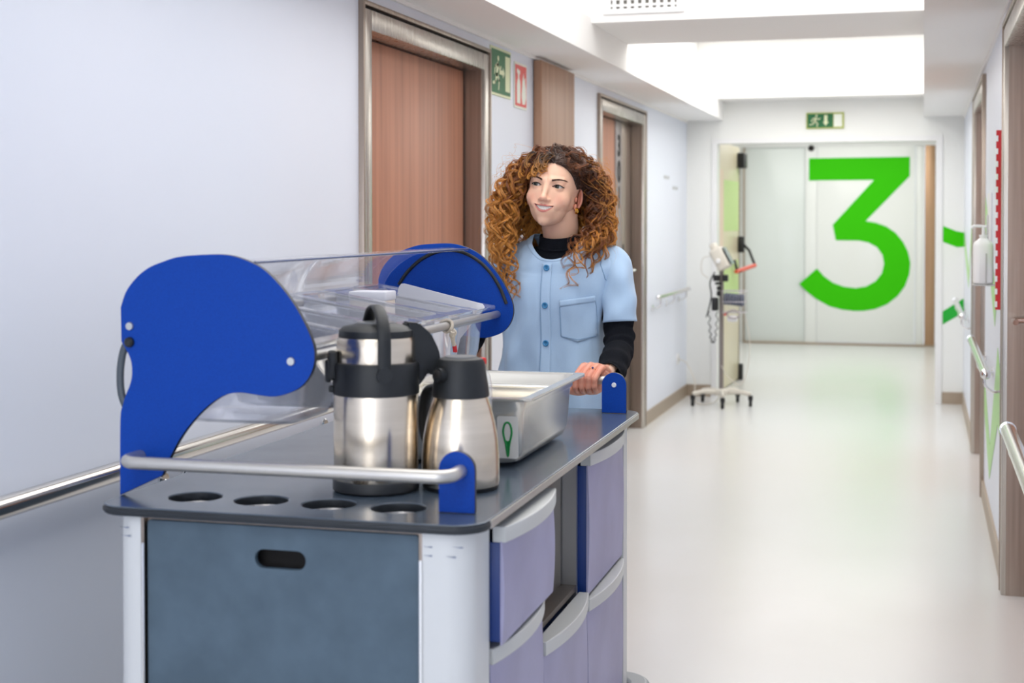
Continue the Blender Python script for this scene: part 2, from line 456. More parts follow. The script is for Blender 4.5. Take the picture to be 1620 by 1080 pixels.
# fire extinguisher sign
sg = thing('fire_sign', 'red fire extinguisher sign with white border next to the wood board', 'sign', (XL, 6.50, 2.005))
rect('border', Mx, -.105, .105, -.105, .105, .002, .004, M_signw, sg)
rect('field', Mx, -.094, .094, -.094, .094, .005, .002, M_red, sg)
plate('extinguisher', [(-.072, -.082), (-.018, -.082), (-.016, .005), (-.022, .022), (-.034, .032), (-.034, .048), (-.020, .058), (-.020, .068), (-.070, .076), (-.074, .060), (-.056, .050), (-.056, .032), (-.068, .020), (-.074, .0)], .001, M_signw, sg, M=Mx @ Matrix.Translation((0, 0, .0065)))
plate('flame', [(.02, -.082), (.065, -.082), (.085, -.05), (.080, -.005), (.066, .02), (.070, .045), (.045, .025), (.044, .062), (.022, .03), (.012, -.01), (.006, -.045)], .001, M_signw, sg, M=Mx @ Matrix.Translation((0, 0, .0065)))
# exit sign over the portal
sg = thing('exit_sign', 'wide green exit sign with down arrow above the end opening', 'sign', (-.729, YE, 2.155))
My = frame_M((0, -.001, 0), (1, 0, 0), (0, 0, 1))
rect('border', My, -.142, .142, -.062, .062, .006, .012, mat('sign_edge', (176, 186, 96), .5), sg)
rect('field', My, -.133, .060, -.053, .053, .013, .002, M_green, sg)
running_man('running_figure', My @ Matrix.Translation((-.080, -.045, .0145)) @ Matrix.Scale(.095, 4), sg, M_lum)
plate('arrow', [(-.012, .042), (-.012, -.010), (-.022, -.010), (0, -.040), (.022, -.010), (.012, -.010), (.012, .042)], .001, M_lum, sg, M=My @ Matrix.Translation((.005, 0, .0145)))
rect('doorway', My, .066, .128, -.048, .048, .013, .002, M_signw, sg)

# faint lettering on the far left wall and a socket
M_faint = mat('faint_lettering', (188, 190, 192), .6)
for (y0_, z0_) in ((10.40, 1.70), (10.78, 1.63)):        # two faint illegible marks on the wall
    for j, (a_, l_) in enumerate(((0, .10), (.125, .05), (.19, .03))):
        box('faint_mark', XL, XL+.0012, y0_+a_, y0_+a_+l_, z0_-.012, z0_+.012, M_faint, wall_left)
sk = thing('wall_socket', 'small white power socket low on the left wall near the corner', 'socket', (XL, 11.0, .33))
box('plate', 0, .010, -.04, .04, -.04, .04, M_white, sk, .003)
bm = bmesh.new(); bm_add(bm, *sweep([(.010, 0, 0), (.016, 0, 0)], .022, 16)); bm_obj('insert', bm, mat('socket_grey', (205, 205, 200), .5), sk)

# ------------------------------------------------------------------ handrails
def handrail(label, s, y0, y1, z=.83, r=.021, off=.062, brk=None, at=None):
    X = XL if s < 0 else XR; t = thing('handrail', label, 'handrail', (X, y0, z))
    xo = -s*off; L = y1-y0
    tube('rail', [(xo, 0, 0), (xo, L, 0)], r, M_tube, t, 24)
    for yy in (0, L):
        d = -1 if yy == 0 else 1
        lathe_pts = [(xo, yy, 0), (xo, yy+d*.010, 0), (xo, yy+d*.020, 0), (xo, yy+d*.026, 0)]
        tube('end_cap', lathe_pts, [r*1.12, r*1.12, r*.85, r*.3], M_chrome, t, 20)
    n = brk or max(2, int(L/.8)+1)
    for yb in (at if at else [.10+(L-.20)*i/(n-1) for i in range(n)]):
        tube('bracket', smooth_path([(0, yb, -.075), (xo*.5, yb, -.078), (xo*.95, yb, -.055), (xo, yb, -r*.8)], 5), .006, M_chrome, t, 10)
        c = lathe('bracket_rose', [(0, .010), (.018, .010), (.022, .006), (.022, 0)], M_chrome, t, 20)
        c.rotation_euler = (0, R(90) if s < 0 else R(-90), 0); c.location = (0, yb, -.075)
    return t
handrail('long polished steel handrail on the near left wall behind the cart', -1, -.6, 4.38, z=.818, r=.023, at=(.25, 1.55, 3.80, 4.80))
handrail('short steel handrail with curved brackets on the far left wall', -1, 9.82, 11.15, z=.86, r=.016, brk=3)
handrail('polished handrail at the right edge, beside the near steel door frame', 1, 1.6, 4.15, z=.815, r=.020, off=.075)
handrail('steel handrail on the right wall between the two door openings', 1, 5.80, 7.50, z=.80, r=.018, off=.068, brk=3)
handrail('steel handrail on the far right wall before the portal', 1, 9.25, 11.1, z=.80, r=.018, off=.068, brk=3)

# ------------------------------------------------------------------ green film on the right walls
def film(name, pts, M, m, parent): return plate(name, pts, .0012, m, parent, M=M)
Mp = frame_M((0, YE-.0016, 0), (1, 0, 0), (0, 0, 1))
film('green_stripe', [(.147, 1.225), (.147, 1.345), (.245, 1.305), (.298, 1.295), (.298, 1.19), (.25, 1.185)], Mp, M_g3, wall_portal)
film('green_stripe', [(.147, .60), (.147, .70), (.298, .80), (.298, .695)], Mp, mat('deep_green_film', (0, 170, 40), .4), wall_portal)
Mr = frame_M((XR-.0016, 0, 0), (0, -1, 0), (0, 0, 1))       # u = -y
film('green_stripe', [(-9.3, 1.50), (-9.3, 1.66), (-10.2, 1.05), (-11.4, 1.30), (-11.4, 1.19), (-10.25, .93)], Mr, M_gpale, wall_right)
film('green_zigzag', [(-5.80, 1.50), (-5.80, 1.66), (-6.5, 1.08), (-7.58, 1.5), (-7.58, 1.34), (-6.55, .93)], Mr, M_gpale, wall_right)
film('green_zigzag', [(-5.78, .47), (-5.78, .62), (-6.28, .86), (-6.95, .36), (-7.58, .62), (-7.58, .44), (-6.98, .20), (-6.25, .55)], Mr, M_gpale, wall_right)
# red and white ladder-edged strip sign projecting from the wall beside the near door frame
st = thing('red_strip_sign', 'narrow red strip with white notches on the right wall beside the door frame', 'sign', (XR, 5.90, 0))
box('strip', -.030, 0, -.012, .012, 1.04, 1.73, mat('strip_red', (196, 20, 30), .4), st)
for i in range(14): box('notch', -.032, -.0235, -.0145, .013, 1.05+i*.049, 1.072+i*.049, M_white, st)
# hand gel dispenser
hd = thing('gel_dispenser', 'white hand gel pump bottle in a wall holder on the right wall', 'dispenser', (XR, 6.25, 1.12))
def rr_lathe(name, secs, m, parent, c, n=32, p=3.2):
    bm = bmesh.new(); V = []; F = []
    for (a, b, z) in secs:
        for k in range(n):
            t = 2*PI*k/n; ct, s_ = math.cos(t), math.sin(t)
            V.append((c[0]+a*abs(ct)**(2/p)*math.copysign(1, ct), c[1]+b*abs(s_)**(2/p)*math.copysign(1, s_), c[2]+z))
    for i in range(len(secs)-1):
        for k in range(n):
            k2 = (k+1) % n; F.append((i*n+k, i*n+k2, (i+1)*n+k2, (i+1)*n+k))
    F.append(tuple(range(n-1, -1, -1))); F.append(tuple((len(secs)-1)*n+k for k in range(n)))
    bm_add(bm, V, F); return bm_obj(name, bm, m, parent, 40)
rr_lathe('bottle', [(.034, .040, 0), (.040, .045, .006), (.040, .045, .155), (.036, .041, .168), (.022, .025, .180), (.015, .015, .186), (.015, .015, .196)], M_white, hd, (-.062, 0, .005))
tube('pump', [(-.062, 0, .198), (-.062, 0, .205)], .017, M_white, hd, 20)
tube('pump_stem', [(-.062, 0, .205), (-.062, 0, .236)], .006, M_white, hd, 12)
tube('nozzle', smooth_path([(-.050, 0, .238), (-.075, 0, .240), (-.100, 0, .240), (-.108, 0, .232)], 4), .006, M_white, hd, 12)
bm = bmesh.new(); bm_box(bm, (-.052, 0, .0), (.10, .095, .006), .002); bm_box(bm, (-.003, 0, .08), (.006, .095, .17), .002); bm_box(bm, (-.052, -.048, .065), (.006, .004, .13), .001)
bm_obj('holder', bm, mat('holder_grey', (190, 190, 188), .4), hd, 40)
# grey intercom / door closer bits behind the dispenser
ps = thing('wall_plate', 'slim pale wall plate behind the gel dispenser on the right wall', 'plate', (XR, 7.0, 1.35))
box('plate', -.012, 0, -.10, .10, -.16, .16, M_white, ps, .003)
box('grip', -.020, -.012, -.015, .015, -.12, .06, M_alu, ps, .003)

# ------------------------------------------------------------------ end glass doors with the green 3
ge = struct_empty('door_5', (0, 16.62, 0))
def gp(nm, x0, x1, z0, z1, m, y0=0, y1=.035, bev=.003): return box(nm, x0, x1, y0, y1, z0, z1, m, ge, bev)
gp('side_panel', -1.95, -1.275, .02, 2.215, M_frost, .02, .05)
gp('mullion', -1.272, -1.145, .02, 2.215, M_frost2, -.005, .05)
gp('leaf', -1.142, -.085, .03, 2.215, M_frost2, -.012, .035)
gp('side_panel', -.080, .012, .02, 2.215, M_frost2, .01, .05)
gp('door_jamb', .020, .130, .0, 2.215, mat('jamb_bronze', (176, 142, 112), .35, .7), -.01, .06)
gp('header', -1.965, .13, 2.215, 2.235, M_white, -.02, .06)
gp('threshold', -1.965, .13, 0, .02, M_base, -.02, .06)
gp('door_jamb', -1.965, -1.952, 0, 2.215, M_base, -.02, .06)
bm = bmesh.new(); bm_add(bm, *sweep([(-1.21, -.005, 2.20), (-1.21, -.03, 2.20), (-1.21, -.045, 2.195)], [.035, .032, .015], 16)); bm_obj('sensor', bm, M_dark, ge, 45)
# numeral (own geometry, flat film on the glass)
def px3(x, y): return (-1.232+(x-480)/3*.00684, 2.088-(y-150)/3*.00700)
o3 = [(480, 151), (958, 149), (958, 240), (752, 452)]
o3 += [(800, 460), (850, 478), (893, 508), (928, 550), (952, 598), (963, 650), (958, 704), (938, 760), (903, 808), (856, 846), (800, 870), (745, 880), (700, 881), (640, 875), (580, 860), (520, 828), (470, 790), (435, 755)]
o3 += [(520, 680), (555, 718), (598, 748), (650, 766), (705, 772), (755, 764), (800, 738), (830, 700), (840, 655), (832, 612), (806, 576), (765, 554), (720, 545), (610, 544), (595, 470), (790, 257), (480, 257)]
M5 = frame_M((0, -.0145, 0), (1, 0, 0), (0, 0, 1))
plate('numeral', [px3(*p) for p in o3], .002, M_g3, ge, M=M5)

# open leaf hinged at the left jamb of the portal, with coloured film
dl = struct_empty('door_6', (-1.572, YE+.16, 0)); dl.rotation_euler = (0, 0, R(-2.0))
M_cream = mat('cream_leaf', (226, 216, 186), .3)
box('leaf', -.045, -.005, 0, 1.10, .01, 2.02, M_cream, dl, .002)
box('edge_strip', -.046, -.002, 1.10, 1.118, .01, 1.90, mat('leaf_edge', (70, 56, 40), .5), dl)
box('film', -.005, -.0035, .30, 1.05, 1.30, 1.72, mat('pale_green_leaf_film', (200, 226, 150), .4), dl)
box('film', -.005, -.0035, .30, 1.05, .75, 1.05, bpy.data.materials['pale_green_leaf_film'], dl)
box('film', -.005, -.0035, .05, .27, .55, 1.80, mat('peach_film', (236, 212, 192), .4), dl)
box('door_closer', -.01, .055, .98, 1.17, 1.84, 1.97, M_black, dl, .01)
bm = bmesh.new()
bm_box(bm, (.02, 1.06, 1.18), (.05, .06, .14), .008)
bm_add(bm, *sweep([(.02, 1.06, 1.20), (.09, 1.05, 1.13), (.14, 1.05, 1.00)], .012, 8))
bm_add(bm, *sweep([(.02, .7, 1.05), (.03, .75, .98), (.06, .78, .95)], .012, 8)); bm_obj('door_handle', bm, M_black, dl, 45)
tube('push_bar', [(.03, .72, .955), (.14, 1.05, 1.0)], .018, mat('push_bar_red', (226, 96, 76), .4), dl, 12)
box('floor_bolt', -.03, .03, 1.08, 1.14, .0, .14, M_black, dl, .006)

# ------------------------------------------------------------------ monitor stand
ms = thing('monitor_stand', 'wheeled vital signs monitor stand with cables at the end of the left wall', 'medical stand', (-1.452, 10.92, 0))
M_beige = mat('device_beige', (214, 208, 196), .45)
M_sp = mat('stand_metal', (134, 126, 122), .4, .4)
tube('pole', [(0, 0, .09), (0, 0, 1.02)], .017, M_sp, ms, 16)
lathe('hub', [(0, .075), (.05, .075), (.055, .09), (.045, .115), (.02, .125), (0, .125)], M_beige, ms, 24)
for k in range(5):
    a = R(-80+72*k); dx, dy = math.cos(a), math.sin(a)
    lg = tube('leg', smooth_path([(dx*.03, dy*.03, .098), (dx*.14, dy*.14, .105), (dx*.225, dy*.225, .088)], 4), [.020]*4+[.017]*5, M_beige, ms, 10, flat=.7)
    cx, cy = dx*.225, dy*.225
    bm = bmesh.new(); bm_add(bm, *sweep([(cx-.010, cy, .030), (cx+.010, cy, .030)], .030, 20)); bm_box(bm, (cx, cy, .062), (.034, .026, .04), .006)
    bm_obj('castor', bm, M_rubber, ms, 45)
bm = bmesh.new()   # tilted monitor with rounded housing
rot = Matrix.Rotation(R(-28), 3, 'Y')
bm_box(bm, (-.005, 0, 1.10), (.10, .20, .17), .02, rot, 3)
bm_box(bm, (-.045, 0, 1.17), (.05, .16, .10), .015, rot, 2); bm_obj('monitor_housing', bm, M_beige, ms, 45)
bm = bmesh.new(); bm_box(bm, (.052, 0, 1.125), (.006, .18, .14), .001, rot); bm_obj('monitor_screen', bm, mat('screen_dark', (66, 78, 92), .15), ms)
kb = lathe('knob', [(0, .03), (.014, .03), (.018, .02), (.018, 0)], M_white, ms, 20); kb.location = (-.01, -.10, 1.085); kb.rotation_euler = (R(90), 0, 0)
bm = bmesh.new()
for (x, z, sx, sz) in [(-.035, .955, .05, .045), (.03, .955, .04, .05), (-.02, .915, .05, .02), (-.015, .88, .035, .03), (-.018, .84, .03, .04)]: bm_box(bm, (x, -.01, z), (sx, .05, sz), .006)
bm_obj('clamp', bm, M_black, ms, 45)
bm = bmesh.new(); bm_box(bm, (-.045, -.02, .76), (.05, .04, .10), .01); bm_obj('battery_pack', bm, M_black, ms, 45)
# wire basket with blue cuff and coiled tubing
bm = bmesh.new()
for z in (.86, .78, .70): 
    bm_add(bm, *sweep([(x+.10, y, z) for x, y in rrect(-.085, .085, -.08, .08, .02, 3)], .0028, 6, True))
for i in range(9):
    x = .02+i*.02
    for y in (-.08, .08): bm_add(bm, *sweep([(x, y, .86), (x, y, .70)], .0016, 5))
    bm_add(bm, *sweep([(x, -.08, .70), (x, .08, .70)], .0016, 5))
bm_obj('basket', bm, mat('basket_wire', (196, 192, 196), .4, .5), ms)
bm = bmesh.new()
for i in range(6): bm_box(bm, (.035+i*.024, 0, .80-.002*i), (.021, .11, .085), .006)
bm_obj('blue_cuff', bm, mat('cuff_blue', (58, 70, 96), .8), ms, 45)
coil = [(.10+.045*math.cos(t), -.085-.002*math.sin(t*3), .69+.03*math.sin(t)) for t in np.linspace(0, 6*PI, 60)]
tube('coiled_tube', coil, .006, mat('tube_grey', (170, 160, 160), .5), ms, 8)
bm = bmesh.new(); bm_box(bm, (.09, -.05, .655), (.08, .05, .05), .02, None, 3); bm_obj('probe', bm, M_white, ms, 45)
tube('thermometer_tip', [(.03, -.07, .68), (.055, -.07, .70)], .008, M_red, ms, 8)
spring = [(-.06-.03*math.cos(math.pi*t)+.008*math.cos(t*70), -.02+.008*math.sin(t*70), .72-.25*math.sin(math.pi*t)) for t in np.linspace(0.02, .98, 260)]
tube('coiled_cable', spring, .0035, M_black, ms, 5)
tube('cable', smooth_path([(-.05, 0, 1.0), (-.085, -.01, .92), (-.075, -.01, .82), (-.10, -.01, .70), (-.115, 0, .66)], 6), .005, M_black, ms, 6)
tube('cable', smooth_path([(-.06, 0, 1.12), (-.14, 0, 1.10), (-.15, 0, 1.0), (-.10, 0, .95)], 6), .003, M_beige, ms, 6)
tube('power_cable', smooth_path([(-.335, .08, .33), (-.27, .06, .30), (-.20, .0, .17), (-.19, -.03, .02), (-.06, -.02, .015), (0, 0, .08)], 6), .004, M_beige, ms, 6)
tube('cable', smooth_path([(.0, -.02, .30), (.07, -.02, .20), (.15, .0, .16), (.20, 0, .30), (.21, 0, .50), (.17, 0, .70)], 6), .003, M_beige, ms, 6)
# ------------------------------------------------------------------ meal trolley (local x across, y along)
CA = R(.7); CO = Vector((-1.352, 2.165, 0))
def cw(u, w_, z): return (CO.x+u*math.cos(CA)-w_*math.sin(CA), CO.y+u*math.sin(CA)+w_*math.cos(CA), z)
T = thing('meal_trolley', 'hospital meal trolley with grey top, blue curved end panels and lilac drawers', 'trolley', CO, CA)
TOP = .900
holes = [[(hx+.046*math.cos(a), .115+.046*math.sin(a)) for a in np.linspace(0, 2*PI, 33)[:-1]] for hx in (.135, .260, .385, .510)]
plate('tabletop', rrect(0, .685, 0, 1.465, .055), .016, M_top, T, holes, .003, Matrix.Translation((0, 0, TOP-.008)), edge=M_edge)
plate('top_edge_band', rrect(-.0015, .6865, -.0015, 1.4665, .056), .007, M_edge, T, [rrect(.02, .665, .02, 1.44, .04)], .001, Matrix.Translation((0, 0, TOP-.0085)))
tag(T.children[-1], 'dark edge band around the grey top')
plate('side_trim', [(.6845, .06), (.6875, .06), (.6875, 1.41), (.6845, 1.41)], .012, M_alu, T, M=Matrix.Translation((0, 0, TOP-.008)))
# cup wells under the holes
for hx in (.135, .260, .385, .510):
    lathe('cup_well', [(.046, -.016), (.0445, -.022), (.044, -.10), (.040, -.105), (0, -.106)], M_steel, T, 36, (hx, .115, TOP))
# under frame rails (kept clear of the cup wells)
for nm, q in (('under_frame', (.09, .578, .030, .050)), ('under_frame', (.09, .578, 1.41, 1.43)), ('under_frame', (.036, .05, .14, 1.34)), ('under_frame', (.625, .640, .14, 1.34))):
    box(nm, q[0], q[1], q[2], q[3], TOP-.032, TOP-.0165, M_steel_frame, T)
# rounded white corner posts
def post(x0, x1, y0, y1, cx, cy):
    r = .045; pts = [(x0, y0), (x1, y0), (x1, y1), (x0, y1)]
    out = []
    for i, p in enumerate(pts):
        if (p[0] == (x0 if cx < 0 else x1)) and (p[1] == (y0 if cy < 0 else y1)):
            c = (p[0]-cx*r, p[1]-cy*r); a = math.degrees(math.atan2(cy, cx))
            seg = arc(c[0], c[1], r, a-45, a+45, 8)
            prv = pts[i-1]
            if (Vector(seg[0])-Vector(prv)).length > (Vector(seg[-1])-Vector(prv)).length: seg = seg[::-1]
            out += seg
        else: out.append(p)
    return plate('corner_post', out, .74, M_post, T, bevel=0, M=Matrix.Translation((0, 0, .515)), smooth=50)
post(.030, .083, .018, .135, -1, -1); post(.584, .662, .018, .135, 1, -1)
post(.030, .083, 1.345, 1.44, -1, 1); post(.584, .662, 1.338, 1.425, 1, 1)
# ink scuffs on the two front posts
M_ink = mat('scuff_ink', (136, 144, 164), .8)
for (x, z, l_) in [(.050, .862, .012), (.052, .848, .014), (.592, .860, .010), (.592, .846, .010), (.64, .862, .014), (.63, .846, .012)]:
    plate('scuff_mark', [(x-.006, z+.0006), (x+l_*.3, z-.0008), (x+l_*.7, z-.0016), (x+l_, z), (x+l_*.7, z+.0014), (x+l_*.3, z+.0004)], .0008, M_ink, T, M=frame_M((0, .0174, 0), (1, 0, 0), (0, 0, 1)))
# front panel with the grip slot, its channels and rim
slot = [(.335+(p[0]), .822+p[1]) for p in (arc(.030, 0, .0155, -90, 90, 8)+arc(-.030, 0, .0155, 90, 270, 8))]
PF = frame_M((0, .030, 0), (1, 0, 0), (0, 0, 1))
plate('front_panel', rrect(.092, .576, .17, .876, .006), .012, M_panel, T, [slot], .001, PF)
plate('slot_back', rrect(.27, .40, .79, .86, .01), .004, M_dark, T, M=frame_M((0, .06, 0), (1, 0, 0), (0, 0, 1)))
for x0 in (.0835, .5785): box('panel_channel', x0, x0+.0055, .018, .06, .145, .882, M_steel_frame, T)
for x0 in (.0842, .5785): tube('channel_bead', [(x0+.003, .0165, .15), (x0+.003, .0165, .838)], .0032, M_chrome, T, 8)
# inner carcass
M_carc = mat('carcass_grey', (150, 150, 152), .5, .3)
box('carcass', .05, .60, .06, 1.40, .17, .74, M_carc, T)
box('back_panel', .092, .576, 1.425, 1.436, .17, .88, M_panel, T)
box('left_panel', .034, .046, .135, 1.345, .17, .88, M_panel, T)
box('base_shelf', .04, .668, .04, 1.42, .150, .172, M_alu, T, .004)
# drawer bay dividers
for y in (.140, .517, .916, 1.335): box('bay_divider', .08, .638, y-.006, y+.006, .17, .868, M_alu, T)
# niche (open bay)
box('niche_floor', .60, .638, .525, .912, .573, .585, M_cavity, T)
box('niche_floor', .10, .60, .525, .901, .741, .743, M_cavity, T)
plate('niche_back', rrect(.525, .901, .585, .868, .004), .004, M_cavity, T, M=frame_M((.603, 0, 0), (0, 1, 0), (0, 0, 1)))
def drawer(y0, y1, z0, z1, pull=0.0, tilt_lip=True):
    """drawer with a lilac front, blue sides and a bowed grey grip lip"""
    d = bpy.data.objects.new('drawer', None); COL.objects.link(d); d.parent = T; d.location = (.655+pull, 0, 0)
    box('drawer_body', -.055-pull, .001, y0+.0015, y1-.0015, z0+.004, z1-.028, M_dblue, d, .002)
    # slightly dished front: grid with an inward dip under the grip
    n, mz = 14, 18; V = []; F = []
    for i in range(mz+1):
        z = z0+(z1-.026-z0)*i/mz
        for j in range(n+1):
            y = y0+(y1-y0)*j/n; t = (y-(y0+y1)/2)/((y1-y0)/2)
            bulge = .012*(1-t*t)*max(0, (i/mz-.55)/.45)**2
            V.append((.004+bulge+.004*math.sin(PI*i/mz), y, z))
    for i in range(mz):
        for j in range(n): a = i*(n+1)+j; F.append((a, a+1, a+n+2, a+n+1))
    nb = len(V)
    rim = [j for j in range(n+1)]+[i*(n+1)+n for i in range(1, mz+1)]+[mz*(n+1)+j for j in range(n-1, -1, -1)]+[i*(n+1) for i in range(mz-1, 0, -1)]
    for i in rim: V.append((.001, V[i][1], V[i][2]))
    L = len(rim)
    for k in range(L): F.append((rim[k], nb+k, nb+(k+1) % L, rim[(k+1) % L]))
    F.append(tuple(nb+k for k in range(L)))
    bm = bmesh.new(); bm_add(bm, V, F); bmesh.ops.recalc_face_normals(bm, faces=bm.faces); bm_obj('drawer_front', bm, M_drawer, d, 40)
    ax = [(.0, y0), (.0, y1)]
    front = [(.010+.020*(1-((y-(y0+y1)/2)/((y1-y0)/2))**2), y) for y in np.linspace(y0, y1, 17)]
    out = [(-.012, y1), (-.012, y0)]+front
    plate('drawer_handle', out, .027, M_handle, d, bevel=.002, M=Matrix.Translation((0, 0, z1-.0145)), smooth=50)
    return d
drawer(.146, .512, .672, .872, .022)
drawer(.150, .512, .30, .664)
drawer(.522, .914, .25, .571)
drawer(.926, 1.330, .560, .872, .001)
drawer(.922, 1.330, .20, .553)
drawer(.150, .512, .18, .295)
# bumper ring and castors
plate('bumper', rrect(-.035, .715, -.035, 1.50, .09, 8), .045, mat('bumper_grey', (150, 154, 158), .35), T, [rrect(.02, .66, .02, 1.445, .05)], .012, Matrix.Translation((0, 0, .200)), 3)
for i, (x, y) in enumerate([(.09, .10), (.60, .10), (.09, 1.37), (.60, 1.37)]):
    cst = bpy.data.objects.new('castor', None); COL.objects.link(cst); cst.parent = T; cst.location = (x, y, 0)
    tube('wheel', [(-.014, 0, .05), (-.008, 0, .05), (.008, 0, .05), (.014, 0, .05)], [.044, .05, .05, .044], M_rubber, cst, 32)
    bm = bmesh.new(); bm_box(bm, (-.019, .0, .085), (.004, .05, .085), .001); bm_box(bm, (.019, .0, .085), (.004, .05, .085), .001); bm_box(bm, (0, 0, .125), (.05, .06, .012), .003)
    bm_add(bm, *sweep([(-.022, 0, .05), (.022, 0, .05)], .008, 12)); bm_obj('fork', bm, M_steel_frame, cst, 40)
# blue end panels
outl = [(.003, 1.230), (.014, 1.258), (.034, 1.282), (.057, 1.299), (.082, 1.309), (.112, 1.318), (.150, 1.322), (.200, 1.323), (.235, 1.316), (.272, 1.300), (.303, 1.273), (.330, 1.240), (.351, 1.205), (.365, 1.172), (.367, 1.145), (.359, 1.120), (.342, 1.100), (.318, 1.088), (.292, 1.082), (.262, 1.084), (.232, 1.087), (.205, 1.083), (.176, 1.067), (.147, 1.041), (.120, 1.009), (.098, .972), (.082, .938), (.073, .900), (.0, .900), (.001, 1.030), (.006, 1.058), (.012, 1.076), (.0215, 1.098), (.0245, 1.118), (.022, 1.138), (.013, 1.156), (.004, 1.170)]
def dense(pts, fixed=()):
    return pts
smo = smooth_path([(x, z, 0) for x, z in outl[:27]], 4)+[(x, z, 0) for x, z in [(.0, .900)]]+smooth_path([(x, z, 0) for x, z in outl[28:]], 4)
outs = [(p[0], p[1]) for p in smo]
def end_panel(w_): return plate('end_panel', outs, .012, M_blue, T, bevel=.0008, M=frame_M((0, w_, 0), (1, 0, 0), (0, 0, 1)), smooth=50, edge=M_edge)
end_panel(.100); end_panel(1.392)
for (u, z) in [(.021, 1.197), (.325, 1.143)]:
    for w_, d in ((.0935, -1), (1.3985, 1)):
        bm = bmesh.new(); bm_add(bm, *sweep([(u, w_, z), (u, w_+d*.003, z)], [.0075, .0065], 20)); bm_obj('bolt', bm, M_alu, T, 40)
bm = bmesh.new(); bm_add(bm, *sweep([(.021, .0935, 1.169), (.021, .088, 1.169), (.021, .085, 1.169)], [.009, .0085, .005], 20)); bm_obj('plug', bm, M_black, T, 40)
# black groove arc on the inside of the rear panel
gro = smooth_path([(.060, 1.384, 1.216), (.085, 1.384, 1.250), (.125, 1.384, 1.284), (.175, 1.384, 1.304), (.225, 1.384, 1.303), (.270, 1.384, 1.283), (.305, 1.384, 1.252), (.332, 1.384, 1.212), (.350, 1.384, 1.170)], 5)
tube('guide_groove', gro, .0045, M_black, T, 8, flat=.7)
gro2 = [(p[0], .108, p[2]) for p in gro]; tube('guide_groove', gro2, .0045, M_black, T, 8)
# grey strap seen curving out behind the front panel
tube('curved_strap', smooth_path([(.006, .118, 1.175), (-.006, .118, 1.150), (-.012, .118, 1.115), (-.010, .118, 1.075), (.004, .118, 1.040)], 6), .007, mat('strap_grey', (76, 84, 92), .4), T, 10, flat=.8, up=(1, 0, 0))
# rods
tube('support_rod', [(.325, .106, 1.143), (.325, 1.386, 1.143)], .0095, M_alu, T, 20)
tube('support_rod', [(.021, .106, 1.197), (.021, 1.386, 1.197)], .0095, M_alu, T, 20)
# clear curved guard over the back half of the rack
prof = smooth_path([(.250, 0, 1.3085), (.205, 0, 1.3125), (.150, 0, 1.309), (.095, 0, 1.292), (.050, 0, 1.262), (.020, 0, 1.222), (.010, 0, 1.17)], 5)
V = []; F = []
for (x, _, z) in prof: V += [(x, .110, z), (x, 1.382, z)]
for i in range(len(prof)-1): F.append((2*i, 2*i+1, 2*i+3, 2*i+2))
g = np_mesh('clear_guard', V, F, M_clear, T)
sm = g.modifiers.new('t', 'SOLIDIFY'); sm.thickness = .003
tube('guard_edge', [(.251, .110, 1.3095), (.251, 1.382, 1.3095)], .0024, mat('guard_edge_blue', (66, 84, 128), .2), T, 8)
# lower clear front guard hanging below the rack
V = []; F = []
pr2 = smooth_path([(.305, 0, 1.125), (.30, 0, 1.09), (.26, 0, 1.055), (.20, 0, 1.04), (.10, 0, 1.04)], 5)
for (x, _, z) in pr2: V += [(x, .30, z), (x, 1.36, z)]
# bent tube rails front and back, with blue brackets
M_rail = mat('rail_satin', (200, 196, 190), .36, .85)
def rail(y0, yo):
    s = 1 if yo > y0 else -1
    pts = [(.040, y0, .970), (.040, y0+(yo-y0)*.45, .970)]
    pts += [(.040+.028*(1-math.cos(t)), yo-s*.028*(1-math.sin(t)), .970) for t in np.linspace(0, PI/2, 7)]
    pts += [(.20, yo, .970), (.35, yo, .970), (.50, yo, .970)]
    pts += [(.625-.028*(1-math.sin(t)) if False else .597+.028*math.sin(t), yo-s*.028*(1-math.cos(t)), .970) for t in np.linspace(0, PI/2, 7)]
    pts += [(.625, y0+(yo-y0)*.45, .970), (.625, y0, .970)]
    tube('push_rail', pts, .0112, M_rail, T, 20)
rail(.098, .030); rail(1.394, 1.500)
arch = arc(0, .062, .031, 0, 180, 14)+[(-.031, -.008), (.031, -.008)]
for (u, w_) in [(.618, .100), (.628, 1.392)]:
    plate('rail_bracket', [(u+x, .909+z) for x, z in arch], .012, M_blue, T, bevel=.0012, M=frame_M((0, w_, 0), (1, 0, 0), (0, 0, 1)), smooth=50, edge=M_edge)
bm = bmesh.new(); bm_add(bm, *sweep([(.628, 1.386, .971), (.628, 1.3835, .971)], [.0062, .005], 20)); bm_obj('bolt', bm, M_white, T, 40)
# tie knotted on the rod
t_ = thing('cloth_tie', 'knotted cloth tie with a red tip hanging from the rack rod', 'tie', cw(.337, .960, 1.143), CA)
M_tie = mat('tie_cloth', (196, 186, 172), .8)
tube('loop', smooth_path([(-.012+.0135*math.cos(a), 0.004*math.sin(2*a), .0135*math.sin(a)) for a in np.linspace(0, 2*PI, 9)[:-1]], 4, True), .004, M_tie, t_, 8, True)
tube('knot', smooth_path([(.002, -.002, -.008), (.006, .006, -.016), (.0, .0, -.022), (.004, -.005, -.012)], 4), .0055, M_tie, t_, 8)
tube('tail', smooth_path([(.003, 0, -.018), (.002, .004, -.032), (.004, .008, -.046)], 4), [.006]*4+[.005]*5, M_tie, t_, 8, flat=.5)
tube('tip', smooth_path([(.004, .008, -.044), (.005, .010, -.054), (.005, .012, -.060)], 3), .0052, mat('tie_red', (196, 30, 44), .6), t_, 8, flat=.5)

